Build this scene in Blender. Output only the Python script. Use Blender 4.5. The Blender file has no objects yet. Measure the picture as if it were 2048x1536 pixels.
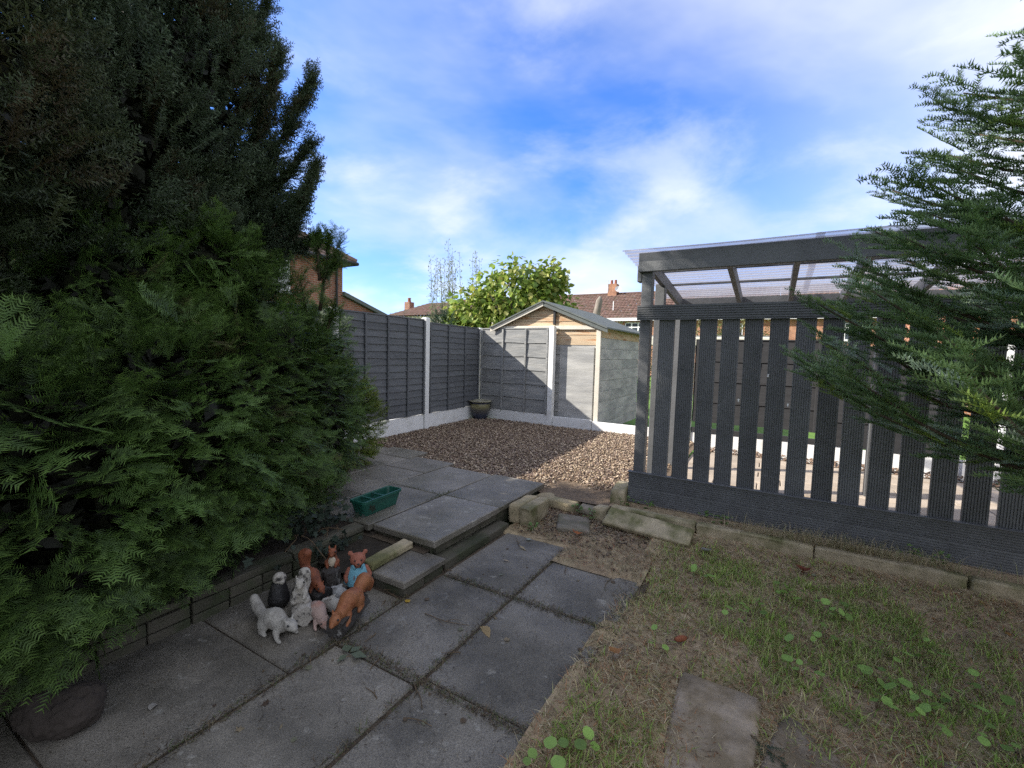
import bpy, bmesh, math, random
import numpy as np
from mathutils import Vector, Matrix
random.seed(7); rng = np.random.default_rng(11)
sc = bpy.context.scene
COL = sc.collection
PI = math.pi
# ------------------------------------------------------------------ camera, sky, sun, exposure
# site axes: +X runs along the back fence (to the right), +Y runs along the left fence (away)
def W(x, y, z=0.0):
    """camera-aligned metres (x right, y forward) -> site axes"""
    return Vector((x*0.8660254 - y*0.5, x*0.5 + y*0.8660254, z))
EYE = Vector((0, 0, 1.58)); PITCH = 0.070; ROLL = 0.0265
fwd = W(0, math.cos(PITCH), -math.sin(PITCH)); up0 = W(0, math.sin(PITCH), math.cos(PITCH)); rt0 = W(1, 0, 0)
rt = rt0*math.cos(ROLL) + up0*math.sin(ROLL); up = up0*math.cos(ROLL) - rt0*math.sin(ROLL)
cd = bpy.data.cameras.new('camera'); cam = bpy.data.objects.new('camera', cd); COL.objects.link(cam)
m = Matrix((rt, up, -fwd)).transposed().to_4x4(); m.translation = EYE; cam.matrix_world = m
cd.sensor_width = 36; cd.lens = 900/2048*36; cd.clip_start = 0.05; cd.clip_end = 1500
sc.camera = cam
SUN_EL = math.radians(31.0)
S = Vector((-math.cos(SUN_EL)*0.866, -math.cos(SUN_EL)*0.5, math.sin(SUN_EL)))
w = bpy.data.worlds.new('World'); sc.world = w; w.use_nodes = True
nt = w.node_tree; nt.nodes.clear()
def N(t, **k):
    n = nt.nodes.new(t)
    for a, b in k.items(): setattr(n, a, b)
    return n
def L(a, b): nt.links.new(a, b)
def mth(op, a, b=None):
    n = N('ShaderNodeMath', operation=op)
    for i, v in enumerate((a, b)):
        if v is None: continue
        if isinstance(v, (int, float)): n.inputs[i].default_value = v
        else: L(v, n.inputs[i])
    return n.outputs[0]
out = N('ShaderNodeOutputWorld'); bg = N('ShaderNodeBackground'); bg.inputs[1].default_value = 0.15
sky = N('ShaderNodeTexSky', sky_type='NISHITA', sun_disc=False, sun_elevation=SUN_EL,
        sun_rotation=math.atan2(S.x, S.y), air_density=1.0, dust_density=0.35, ozone_density=3.0)
tc = N('ShaderNodeTexCoord'); sep = N('ShaderNodeSeparateXYZ'); L(tc.outputs['Generated'], sep.inputs[0])
zz = mth('ADD', mth('MAXIMUM', sep.outputs[2], 0.0), 0.22)
cmb = N('ShaderNodeCombineXYZ'); L(mth('DIVIDE', sep.outputs[0], zz), cmb.inputs[0]); L(mth('DIVIDE', sep.outputs[1], zz), cmb.inputs[1])
def noise(scale, detail, rough, dist, off):
    mp = N('ShaderNodeMapping'); L(cmb.outputs[0], mp.inputs[0]); mp.inputs['Location'].default_value = off
    n = N('ShaderNodeTexNoise'); L(mp.outputs[0], n.inputs['Vector'])
    for k, v in (('Scale', scale), ('Detail', detail), ('Roughness', rough), ('Distortion', dist)): n.inputs[k].default_value = v
    return n.outputs[0]
def ramp(fac, a, b):
    r = N('ShaderNodeMapRange', interpolation_type='SMOOTHSTEP'); L(fac, r.inputs[0])
    r.inputs[1].default_value = a; r.inputs[2].default_value = b; return r.outputs[0]
veil = ramp(noise(0.75, 6, .52, .35, (3.1, 1.7, 0)), .40, .72)
puff = ramp(noise(1.7, 8, .58, .25, (7.3, 2.2, 0)), .46, .76)
# broken cloud, blue opening along the view; cover thickened outside it for fill light
dt = N('ShaderNodeVectorMath', operation='DOT_PRODUCT'); L(tc.outputs['Generated'], dt.inputs[0]); dt.inputs[1].default_value = W(-.20, .90, .45).normalized()
gap = ramp(dt.outputs['Value'], .46, .95)
cover = mth('ADD', mth('MULTIPLY', veil, .60), mth('MULTIPLY', puff, .40))
hor = mth('SUBTRACT', 1.0, ramp(sep.outputs[2], 0.0, .32))
fac = mth('MINIMUM', mth('ADD', mth('ADD', cover, mth('MULTIPLY', hor, .38)), mth('MULTIPLY', mth('SUBTRACT', 1.0, gap), .62)), .95)
tint = N('ShaderNodeMix', data_type='RGBA', blend_type='MULTIPLY'); tint.inputs[0].default_value = 1.0
L(sky.outputs[0], tint.inputs['A']); tint.inputs['B'].default_value = (.20, .37, .66, 1)
cc = N('ShaderNodeMix', data_type='RGBA'); L(noise(1.1, 5, .5, .2, (1.0, 9.0, 0)), cc.inputs[0])
cc.inputs['A'].default_value = (1.74, 1.83, 2.06, 1); cc.inputs['B'].default_value = (2.68, 2.75, 2.87, 1)
mx = N('ShaderNodeMix', data_type='RGBA'); L(fac, mx.inputs[0]); L(tint.outputs['Result'], mx.inputs['A']); L(cc.outputs['Result'], mx.inputs['B'])
L(mx.outputs['Result'], bg.inputs[0]); L(bg.outputs[0], out.inputs[0])
sl = bpy.data.lights.new('sun', 'SUN'); sl.energy = 2.8; sl.angle = math.radians(.6); sl.color = (1, .94, .84)
so = bpy.data.objects.new('sun', sl); COL.objects.link(so); so.rotation_euler = S.to_track_quat('Z', 'Y').to_euler(); so.location = (-20, -10, 20)
vs = sc.view_settings; vs.view_transform = 'Standard'; vs.look = 'None'; vs.exposure = 1.75; vs.gamma = 1.0
try: vs.use_curve_mapping = False
except Exception: pass
try: sc.cycles.use_denoising = False
except Exception: pass
sc.cycles.max_bounces = 6; sc.cycles.diffuse_bounces = 3; sc.cycles.transparent_max_bounces = 8

# ------------------------------------------------------------------ materials
def mat(name, c, rough=.8, var=.25, scale=6, bump=.2, bscale=40, c2=None, c2scale=3, c2lo=.5, c2hi=.65, attr=None, stretch=(1, 1, 1),
        rand=0.0, spec=.3, trans=0.0, metal=0.0, coat=0.0, rvar=0.0, speck=0.0, sscale=160, c3=None, c3scale=18, c3lo=.64, c3hi=.70):
    M = bpy.data.materials.new(name); M.use_nodes = True; t = M.node_tree; nd, lk = t.nodes, t.links
    b = nd['Principled BSDF']; b.inputs['Roughness'].default_value = rough; b.inputs['Specular IOR Level'].default_value = spec
    b.inputs['Metallic'].default_value = metal; b.inputs['Coat Weight'].default_value = coat
    tcn = nd.new('ShaderNodeTexCoord'); mp = nd.new('ShaderNodeMapping'); lk.new(tcn.outputs['Object'], mp.inputs[0]); mp.inputs['Scale'].default_value = stretch
    if rand or c2:
        oi = nd.new('ShaderNodeObjectInfo'); va = nd.new('ShaderNodeVectorMath'); va.operation = 'MULTIPLY_ADD'
        lk.new(oi.outputs['Random'], va.inputs[0]); va.inputs[1].default_value = (13, 7, 5); lk.new(mp.outputs[0], va.inputs[2]); vec = va.outputs[0]
    else: vec = mp.outputs[0]
    def nz(s, d=6, r=.6):
        n = nd.new('ShaderNodeTexNoise'); lk.new(vec, n.inputs['Vector']); n.inputs['Scale'].default_value = s; n.inputs['Detail'].default_value = d; n.inputs['Roughness'].default_value = r
        return n.outputs[0]
    def mr(f, a, b_, lo, hi):
        n = nd.new('ShaderNodeMapRange'); lk.new(f, n.inputs[0])
        for i, v in enumerate((a, b_, lo, hi)): n.inputs[i+1].default_value = v
        return n.outputs[0]
    def mix(fac, A, B, bt='MIX'):
        n = nd.new('ShaderNodeMix'); n.data_type = 'RGBA'; n.blend_type = bt
        for k, v in (('Factor', fac), ('A', A), ('B', B)):
            s = n.inputs[0] if k == 'Factor' else n.inputs[k]
            if isinstance(v, (int, float)): s.default_value = v
            elif isinstance(v, tuple): s.default_value = v + (1,) if len(v) == 3 else v
            else: lk.new(v, s)
        return n.outputs['Result']
    base = c
    if attr:
        an = nd.new('ShaderNodeAttribute'); an.attribute_name = attr; base = an.outputs['Color']
    if c2: base = mix(mr(nz(c2scale), c2lo, c2hi, 0, 1), base, c2)
    if c3: base = mix(mr(nz(c3scale, 3, .5), c3lo, c3hi, 0, .6), base, c3)
    f = mr(nz(scale), .25, .75, 1-var, 1+var)
    if rand:
        mm = nd.new('ShaderNodeMath'); mm.operation = 'MULTIPLY'; lk.new(f, mm.inputs[0]); lk.new(mr(oi.outputs['Random'], 0, 1, 1-rand, 1+rand), mm.inputs[1]); f = mm.outputs[0]
    if speck:
        m3 = nd.new('ShaderNodeMath'); m3.operation = 'MULTIPLY'; lk.new(f, m3.inputs[0]); lk.new(mr(nz(sscale, 2, .7), .3, .7, 1-speck, 1+speck), m3.inputs[1]); f = m3.outputs[0]
    cb = nd.new('ShaderNodeCombineXYZ')
    for i in range(3): lk.new(f, cb.inputs[i])
    base = mix(1.0, base, cb.outputs[0], 'MULTIPLY')
    lk.new(base, b.inputs['Base Color'])
    if rvar: lk.new(mr(nz(scale*.7), .3, .7, rough-rvar, rough+rvar), b.inputs['Roughness'])
    if bump:
        bn = nd.new('ShaderNodeBump'); bn.inputs['Strength'].default_value = bump; bn.inputs['Distance'].default_value = .01; lk.new(nz(bscale, 4), bn.inputs['Height']); lk.new(bn.outputs[0], b.inputs['Normal'])
    if trans:
        tr = nd.new('ShaderNodeBsdfTranslucent'); lk.new(base, tr.inputs[0]); ms = nd.new('ShaderNodeMixShader'); ms.inputs[0].default_value = trans
        lk.new(b.outputs[0], ms.inputs[1]); lk.new(tr.outputs[0], ms.inputs[2]); lk.new(ms.outputs[0], nd['Material Output'].inputs[0])
    return M
def brick_mat(name, c1, c2, mortar, scale=1.0, axis='xz'):
    M = bpy.data.materials.new(name); M.use_nodes = True; t = M.node_tree; nd, lk = t.nodes, t.links; b = nd['Principled BSDF']; b.inputs['Roughness'].default_value = .9
    tcn = nd.new('ShaderNodeTexCoord'); sp = nd.new('ShaderNodeSeparateXYZ'); lk.new(tcn.outputs['Object'], sp.inputs[0])
    ad = nd.new('ShaderNodeMath'); ad.operation = 'ADD'; lk.new(sp.outputs[0], ad.inputs[0]); lk.new(sp.outputs[1], ad.inputs[1])
    cx = nd.new('ShaderNodeCombineXYZ'); lk.new(ad.outputs[0], cx.inputs[0]); lk.new(sp.outputs[2], cx.inputs[1])
    br = nd.new('ShaderNodeTexBrick'); lk.new(cx.outputs[0], br.inputs['Vector'])
    br.inputs['Color1'].default_value = c1+(1,); br.inputs['Color2'].default_value = c2+(1,); br.inputs['Mortar'].default_value = mortar+(1,)
    br.inputs['Scale'].default_value = scale; br.inputs['Brick Width'].default_value = .225; br.inputs['Row Height'].default_value = .075; br.inputs['Mortar Size'].default_value = .008
    nz = nd.new('ShaderNodeTexNoise'); lk.new(tcn.outputs['Object'], nz.inputs['Vector']); nz.inputs['Scale'].default_value = 2.5; nz.inputs['Detail'].default_value = 8
    mr = nd.new('ShaderNodeMapRange'); lk.new(nz.outputs[0], mr.inputs[0]); mr.inputs[1].default_value = .25; mr.inputs[2].default_value = .75; mr.inputs[3].default_value = .65; mr.inputs[4].default_value = 1.3
    mx = nd.new('ShaderNodeMix'); mx.data_type = 'RGBA'; mx.blend_type = 'MULTIPLY'; mx.inputs[0].default_value = 1; lk.new(br.outputs[0], mx.inputs['A']); cb = nd.new('ShaderNodeCombineXYZ')
    for i in range(3): lk.new(mr.outputs[0], cb.inputs[i])
    lk.new(cb.outputs[0], mx.inputs['B']); lk.new(mx.outputs['Result'], b.inputs['Base Color'])
    bn = nd.new('ShaderNodeBump'); bn.inputs['Strength'].default_value = .5; bn.inputs['Distance'].default_value = .01; bn.invert = True; lk.new(br.outputs['Fac'], bn.inputs['Height']); lk.new(bn.outputs[0], b.inputs['Normal'])
    return M
M = {}
M['fence'] = mat('fence_paint', (.112, .118, .128), .75, .22, 3, .5, 14, c2=(.13, .135, .14), c2scale=2.5, c2lo=.5, c2hi=.75, stretch=(1, 1, 9), rand=.14)
M['fence_back'] = mat('pale_fence_paint', (.22, .225, .225), .75, .25, 3, .5, 14, c2=(.32, .315, .30), c2scale=2.2, c2lo=.45, c2hi=.7, stretch=(1, 1, 9), rand=.10)  # fence paint lightened to stand in for sun wash and lens glare
M['darkfence'] = mat('dark_far_fence', (.030, .030, .032), .8, .25, 3, .4, 14, stretch=(1, 1, 9), rand=.12)  # far fence colour, much darker than the other fence paints
M['flag'] = mat('dirty_brown_flag', (.27, .22, .165), .95, .35, 7, .7, 50, c2=(.18, .14, .09), c2scale=6, c2lo=.4, c2hi=.6, rand=.18)
M['boulder'] = mat('dark_boulder', (.045, .036, .03), .95, .3, 8, .8, 40)
M['pergola'] = mat('pergola_paint', (.105, .108, .113), .55, .22, 4, .35, 30, c2=(.10, .105, .11), c2scale=3, c2lo=.55, c2hi=.8, rand=.2, spec=.4, speck=.15)
M['white'] = mat('white_masonry_paint', (.74, .74, .73), .7, .07, 5, .3, 25, c2=(.50, .48, .42), c2scale=4, c2lo=.55, c2hi=.8)
M['slab'] = mat('damp_concrete_slab', (.175, .157, .128), .58, .34, 3.2, .5, 140, c2=(.092, .083, .066), c2scale=2.3, c2lo=.40, c2hi=.64, rand=.16, speck=.45, c3=(.26, .245, .21), c3scale=15, spec=.45, rvar=.14)
M['slab_up'] = mat('upper_concrete_slab', (.19, .172, .145), .52, .26, 3.4, .5, 140, c2=(.12, .11, .082), c2scale=2.1, c2lo=.42, c2hi=.66, rand=.1, speck=.40, c3=(.28, .265, .225), c3scale=13, spec=.5, rvar=.14)
M['riser'] = mat('mossy_brick_riser', (.10, .09, .068), .9, .35, 8, .6, 50, c2=(.045, .05, .028), c2scale=4, c2lo=.42, c2hi=.62, rand=.15)
M['kerb'] = mat('mossy_kerb_concrete', (.36, .30, .20), .9, .28, 8, .6, 60, c2=(.13, .125, .055), c2scale=3.2, c2lo=.44, c2hi=.62, rand=.15)
M['sandstone'] = mat('buff_sandstone', (.33, .27, .17), .92, .25, 7, .8, 30, c2=(.17, .16, .09), c2scale=4, c2lo=.48, c2hi=.7, rand=.12)
M['stone'] = mat('weathered_stone', (.22, .19, .15), .92, .3, 7, .8, 35, c2=(.10, .10, .055), c2scale=4, c2lo=.45, c2hi=.68, rand=.2)
M['soil'] = mat('damp_soil', (.29, .215, .135), .95, .45, 14, 1.0, 60, c2=(.35, .28, .165), c2scale=2.2, c2lo=.42, c2hi=.66)
M['joint'] = mat('joint_dirt', (.085, .065, .045), .95, .4, 25, .8, 90)
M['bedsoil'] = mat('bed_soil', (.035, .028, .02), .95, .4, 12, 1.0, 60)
M['gravelbase'] = mat('gravel_bed', (.15, .11, .075), .95, .4, 30, 1.0, 90)
M['ground'] = mat('lawn_ground', (.10, .19, .03), .95, .4, .8, .6, 20, c2=(.06, .12, .02), c2scale=.3)
M['col'] = mat('mixed_pieces', (.2, .2, .2), .85, .15, 30, .0, attr='Col')
M['leafcol'] = mat('leaf_pieces', (.2, .2, .2), .55, .12, 20, .0, attr='Col', trans=.38, spec=.35)
M['needle'] = mat('needle_foliage', (.2, .2, .2), .55, .10, 20, .0, attr='Col', trans=.28, spec=.35)
M['bark'] = mat('bark', (.075, .055, .04), .95, .35, 12, 1.0, 40, stretch=(1, 1, .25))
M['greybark'] = mat('pale_bark', (.22, .19, .16), .95, .35, 12, .8, 40, stretch=(1, 1, .25))
M['twig'] = mat('dry_twig', (.12, .085, .05), .9, .3, 30, .2)
M['roof'] = mat('brown_roof_tile', (.15, .092, .075), .9, .3, 3, .3, 30, c2=(.11, .085, .06), c2scale=2)
M['roof2'] = mat('weathered_roof_tile', (.20, .135, .105), .9, .35, 3, .3, 30, c2=(.15, .12, .08), c2scale=2)
M['brick'] = brick_mat('red_brick', (.30, .115, .065), (.22, .085, .055), (.32, .27, .22))
M['brick2'] = brick_mat('orange_brick', (.42, .17, .085), (.33, .12, .06), (.38, .31, .24))
M['upvc'] = mat('white_upvc', (.8, .8, .8), .35, .03, 3, 0)
M['glass'] = mat('window_glass', (.05, .065, .085), .06, .1, 1.5, 0, spec=.8)
M['net'] = mat('net_curtain', (.45, .46, .47), .3, .3, 5, 0, c2=(.2, .22, .24), c2scale=3, spec=.6)
M['dark'] = mat('dark_trim', (.03, .03, .032), .5, .1, 5, 0)
M['felt'] = mat('green_grey_roof_felt', (.13, .145, .14), .9, .2, 6, .5, 120)
M['shedwood'] = mat('raw_shed_board', (.52, .40, .27), .8, .22, 4, .4, 30, c2=(.40, .17, .06), c2scale=3.0, c2lo=.53, c2hi=.68, stretch=(.6, 1, 5), rand=.1)
M['shedgrey'] = mat('grey_washed_shed_board', (.40, .395, .375), .85, .22, 3, .4, 22, c2=(.28, .28, .275), c2scale=1.6, c2lo=.42, c2hi=.62, stretch=(.5, 1, 3), rand=.08)  # grey shed paint, its base raised to mimic sun wash and glare
M['shedtrim'] = mat('shed_corner_trim', (.62, .58, .50), .8, .12, 6, .3, 30)
M['plasticgreen'] = mat('green_plastic', (.012, .085, .060), .42, .18, 8, .1, 40, spec=.5)
M['blueplastic'] = mat('blue_plastic', (.02, .035, .42), .4, .1, 6, 0, spec=.5)
M['paving'] = mat('pale_paving', (.40, .335, .27), .9, .2, 5, .4, 60, c2=(.29, .235, .18), c2scale=2.5, rand=.14)
M['pot'] = mat('glazed_pot', (.20, .19, .15), .35, .25, 6, .2, 20, attr='Col', spec=.5)
M['orange'] = mat('rust_glaze', (.27, .105, .042), .55, .22, 40, .4, 160, c2=(.22, .06, .02), c2scale=14, c2lo=.5, c2hi=.75, spec=.4)
M['redfur'] = mat('dull_red_glaze', (.23, .075, .035), .6, .25, 40, .4, 160, c2=(.10, .035, .02), c2scale=14, c2lo=.48, c2hi=.7)
M['cream'] = mat('cream_glaze', (.55, .47, .35), .7, .15, 40, .3, 120)
M['mottle'] = mat('chipped_white_plaster', (.40, .37, .32), .85, .2, 30, .6, 120, c2=(.10, .09, .08), c2scale=26, c2lo=.56, c2hi=.64)
M['whitefig'] = mat('weathered_white_plaster', (.36, .34, .30), .85, .2, 30, .6, 120, c2=(.26, .24, .21), c2scale=18, c2lo=.5, c2hi=.66)
M['pinkfig'] = mat('faded_pink_plaster', (.36, .26, .22), .85, .2, 30, .5, 120, c2=(.30, .13, .09), c2scale=12, c2lo=.5, c2hi=.7)
M['greyfig'] = mat('grey_plaster', (.34, .34, .33), .85, .22, 30, .5, 120, c2=(.18, .17, .16), c2scale=15)
M['darkfig'] = mat('black_glaze', (.022, .021, .021), .45, .3, 30, .6, 90, c2=(.06, .055, .05), c2scale=24, c2lo=.58, c2hi=.7, spec=.5)
M['barkfig'] = mat('modelled_bark', (.05, .045, .04), .7, .4, 20, 1.0, 60, c2=(.28, .27, .25), c2scale=22, c2lo=.60, c2hi=.70, stretch=(1, 1, .3))
M['bear'] = mat('terracotta_bear', (.30, .11, .07), .65, .2, 30, .3, 120)
M['dress'] = mat('turquoise_dress', (.16, .38, .46), .7, .18, 25, .3, 90)
M['letter'] = mat('dull_red_lettering', (.22, .10, .09), .7, .1, 20, 0)
M['eye'] = mat('black_eye', (.01, .01, .01), .2, 0, 1, 0, spec=.6)
M['metalpole'] = mat('galvanised', (.6, .6, .6), .4, .1, 5, 0, metal=.6)
# corrugated plastic sheet: partly see-through
P = bpy.data.materials.new('corrugated_plastic'); P.use_nodes = True
t = P.node_tree; b = t.nodes['Principled BSDF']; b.inputs['Base Color'].default_value = (.62, .62, .66, 1); b.inputs['Roughness'].default_value = .25
tr = t.nodes.new('ShaderNodeBsdfTransparent'); tr.inputs[0].default_value = (.86, .86, .90, 1); tl = t.nodes.new('ShaderNodeBsdfTranslucent'); tl.inputs[0].default_value = (.62, .6, .62, 1)
m1 = t.nodes.new('ShaderNodeMixShader'); m1.inputs[0].default_value = .55; t.links.new(b.outputs[0], m1.inputs[1]); t.links.new(tl.outputs[0], m1.inputs[2])
m2 = t.nodes.new('ShaderNodeMixShader'); t.links.new(m1.outputs[0], m2.inputs[2]); t.links.new(tr.outputs[0], m2.inputs[1])
tcn = t.nodes.new('ShaderNodeTexCoord'); nz = t.nodes.new('ShaderNodeTexNoise'); nz.inputs['Scale'].default_value = 2.2; nz.inputs['Detail'].default_value = 6; t.links.new(tcn.outputs['Object'], nz.inputs['Vector'])
mr = t.nodes.new('ShaderNodeMapRange'); t.links.new(nz.outputs[0], mr.inputs[0]); mr.inputs[1].default_value = .35; mr.inputs[2].default_value = .7; mr.inputs[3].default_value = .40; mr.inputs[4].default_value = .75
t.links.new(mr.outputs[0], m2.inputs[0]); t.links.new(m2.outputs[0], t.nodes['Material Output'].inputs[0]); M['poly'] = P

# ------------------------------------------------------------------ mesh helpers
def link(name, me, mt, parent=None, loc=None, rz=None):
    o = bpy.data.objects.new(name, me); COL.objects.link(o)
    if mt is not None and not me.materials: me.materials.append(M[mt])
    if parent is not None: o.parent = parent
    if loc is not None: o.location = loc
    if rz is not None: o.rotation_euler = (0, 0, rz)
    return o
def tag(o, label=None, cat=None, group=None, kind=None):
    for k, v in (('label', label), ('category', cat), ('group', group), ('kind', kind)):
        if v: o[k] = v
    return o
def thing(name, loc, label, cat, group=None, rz=0):
    o = bpy.data.objects.new(name, None); COL.objects.link(o); o.location = loc; o.rotation_euler = (0, 0, rz); o.empty_display_size = .1
    return tag(o, label, cat, group)
def pyd(name, V, F, mt, parent=None, smooth=False, loc=None, rz=None):
    me = bpy.data.meshes.new(name); me.from_pydata([tuple(v) for v in V], [], F); me.update()
    if smooth: me.polygons.foreach_set('use_smooth', [True]*len(me.polygons))
    return link(name, me, mt, parent, loc, rz)
def npm(name, V, F, mt, parent=None, col=None, smooth=False):
    """numpy mesh, F is (m,3) or (m,4)"""
    V = np.asarray(V, np.float32); F = np.asarray(F, np.int32); me = bpy.data.meshes.new(name); k = F.shape[1]
    me.vertices.add(len(V)); me.vertices.foreach_set('co', V.ravel()); me.loops.add(F.size); me.loops.foreach_set('vertex_index', F.ravel())
    me.polygons.add(len(F)); me.polygons.foreach_set('loop_start', np.arange(0, F.size, k, dtype=np.int32)); me.polygons.foreach_set('loop_total', np.full(len(F), k, np.int32))
    if smooth: me.polygons.foreach_set('use_smooth', np.ones(len(F), bool))
    if col is not None:
        a = me.color_attributes.new('Col', 'FLOAT_COLOR', 'POINT'); c = np.ones((len(V), 4), np.float32); c[:, :3] = col; a.data.foreach_set('color', c.ravel())
    me.update(); me.validate(); return link(name, me, mt, parent)
def boxmesh(name, sx, sy, sz, bev=.004, jit=0.0):
    bm = bmesh.new(); bmesh.ops.create_cube(bm, size=1)
    for v in bm.verts: v.co = Vector((v.co.x*sx, v.co.y*sy, v.co.z*sz)) + Vector([random.uniform(-jit, jit) for _ in range(3)])
    if bev: bmesh.ops.bevel(bm, geom=bm.edges[:], offset=bev, segments=1, affect='EDGES')
    me = bpy.data.meshes.new(name); bm.to_mesh(me); bm.free(); return me
def box(name, x0, x1, y0, y1, z0, z1, mt, parent=None, bev=.004, jit=0.0, rot=None):
    o = link(name, boxmesh(name, x1-x0, y1-y0, z1-z0, bev, jit), mt, parent)
    c = Vector(((x0+x1)/2, (y0+y1)/2, (z0+z1)/2)); o.location = c
    if rot: o.rotation_euler = rot
    if parent is not None and parent.type == 'EMPTY': o.location = c - parent.location
    return o
from mathutils import noise as mnoise
def rough(o, amp=.006, freq=14, cuts=5, chip=.012):
    """weather a stone: subdivide and push the surface about, knock the edges off"""
    bm = bmesh.new(); bm.from_mesh(o.data); bmesh.ops.subdivide_edges(bm, edges=bm.edges[:], cuts=cuts, use_grid_fill=True); bm.normal_update(); off = Vector((random.uniform(0, 50), random.uniform(0, 50), random.uniform(0, 50)))
    for v in bm.verts:
        n1 = mnoise.noise(v.co*freq+off); n2 = mnoise.noise(v.co*freq*3.1+off); e_ = max((abs(f.normal.dot(v.normal)) for f in v.link_faces), default=1); edge = 1 if min((f.normal.dot(v.normal) for f in v.link_faces), default=1) < .93 else 0
        v.co += v.normal*(amp*n1+amp*.5*n2 - (chip*max(0, n1+.1) if edge else 0))
    bm.to_mesh(o.data); bm.free(); o.data.polygons.foreach_set('use_smooth', [True]*len(o.data.polygons)); return o
def tubes(paths, ns=7):
    V, F = [], []
    for pts, rad in paths:
        pts = [Vector(p) for p in pts]; b0 = len(V); n = len(pts)
        for i, p in enumerate(pts):
            d = (pts[min(i+1, n-1)] - pts[max(i-1, 0)]).normalized(); a = d.orthogonal().normalized() if i == 0 else (a - d*a.dot(d)).normalized(); bb = d.cross(a)
            for k in range(ns):
                q = 2*PI*k/ns; V.append(p + (a*math.cos(q) + bb*math.sin(q))*rad[i])
        for i in range(n-1):
            for k in range(ns): F.append((b0+i*ns+k, b0+i*ns+(k+1) % ns, b0+(i+1)*ns+(k+1) % ns, b0+(i+1)*ns+k))
        F.append(tuple(b0+k for k in reversed(range(ns)))); F.append(tuple(b0+(n-1)*ns+k for k in range(ns)))
    return V, F
def lathe(name, prof, mt, parent=None, ns=32, loc=None, colfn=None):
    V = np.array([(r*math.cos(2*PI*k/ns), r*math.sin(2*PI*k/ns), z) for r, z in prof for k in range(ns)])
    F = [(i*ns+k, i*ns+(k+1) % ns, (i+1)*ns+(k+1) % ns, (i+1)*ns+k) for i in range(len(prof)-1) for k in range(ns)]
    col = np.array([colfn(v) for v in V]) if colfn else None
    o = npm(name, V, F, mt, parent, col, True)
    if loc is not None: o.location = loc
    return o
def rotm(f, u):
    f = f/np.linalg.norm(f, axis=1, keepdims=True); s = np.cross(u, f); s /= np.maximum(np.linalg.norm(s, axis=1, keepdims=True), 1e-6); n = np.cross(f, s)
    return np.stack([f, s, n], axis=2)
def scatter(tmpl, pos, R, scl, cols, tipcol=None):
    """tmpl: list of (T(n,3,3) tris, tip(n,3)); returns verts, tris, colours"""
    Vs, Cs = [], []; k = len(tmpl); which = rng.integers(0, k, len(pos))
    for j, (T, tip) in enumerate(tmpl):
        ix = np.where(which == j)[0]
        if not len(ix): continue
        P_ = T.reshape(-1, 3); V = np.einsum('nij,mj->nmi', R[ix], P_)*scl[ix][:, None, None] + pos[ix][:, None, :]
        c = np.repeat(cols[ix][:, None, :], len(P_), 1)
        if tipcol is not None: c = c + (tipcol - c)*(tip.reshape(-1)[None, :, None])
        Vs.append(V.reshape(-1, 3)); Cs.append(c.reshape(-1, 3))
    V = np.concatenate(Vs); C = np.concatenate(Cs); return V, np.arange(len(V)).reshape(-1, 3), C
def unit(v): return v/np.linalg.norm(v)
# spray templates --------------------------------------------------
def spray(seed, nside, ang, side0, step, nl, nw, mode, curve=0.0, sidelen=.5, jit0=.8, jit1=1.15):
    r = np.random.default_rng(seed); T, tip = [], []
    def twig(p, d, Ln, w0):
        q = p + d*Ln; s = np.array([-d[1], d[0], 0])*w0; T.append([p-s, p+s, q]); tip.append([0, 0, .2])
        s = np.array([0, 0, 1])*w0; T.append([p-s, p+s, q]); tip.append([0, 0, .2])
        t = .04
        while t < Ln:
            c = p + d*t; fr = t/Ln
            if mode == 'flat': offs = [(1, r.normal(.12, .12)), (-1, r.normal(.12, .12))]
            elif mode == 'fir': offs = [(1, r.uniform(-.1, .5)), (-1, r.uniform(-.1, .5)), (1, r.uniform(.5, 1.2)), (-1, r.uniform(.5, 1.2))]
            else: offs = [(r.choice([-1, 1]), r.uniform(-1.4, 1.4)) for _ in range(3)]
            sd = np.array([-d[1], d[0], 0]); up_ = np.array([0, 0, 1.])
            for sg, el in offs:
                fw = r.uniform(.35, .7) + .25*fr
                nd_ = unit(sg*sd*math.cos(el) + up_*math.sin(el) + d*fw); ll = nl*r.uniform(.6, 1.2)*(1 - .35*fr**3)
                ws = np.cross(nd_, up_ + .3*d); ws = unit(ws)*nw/2
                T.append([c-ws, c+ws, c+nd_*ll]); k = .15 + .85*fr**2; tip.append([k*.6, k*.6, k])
            t += step*r.uniform(.8, 1.2)
    twig(np.zeros(3), np.array([1., 0, 0]), 1.0, .012)
    for i in range(nside):
        t = .1 + .82*(i+.5)/nside; sg = 1 if i % 2 else -1; a = sg*math.radians(ang + r.uniform(-9, 9))
        twig(np.array([t, 0, 0]), unit(np.array([math.cos(a), math.sin(a), r.uniform(-.12, .12)])), (side0 + sidelen*(1-t))*r.uniform(jit0, jit1), .008)
    T = np.array(T); T[..., 2] -= curve*T[..., 0]**2; return T, np.array(tip)
YEW = [spray(60+i, 7, 46, .22, .050, .165, .023, 'flat', .10+.05*(i % 3), .28, .45, 1.45) for i in range(8)]
YDENSE = [spray(20+i, 8, 38, .12, .078, .135, .034, 'round', -.08) for i in range(4)]
FIR = [spray(40+i, 5, 46, .14, .053, .125, .026, 'fir', .06, .34, .5, 1.3) for i in range(7)]

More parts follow.
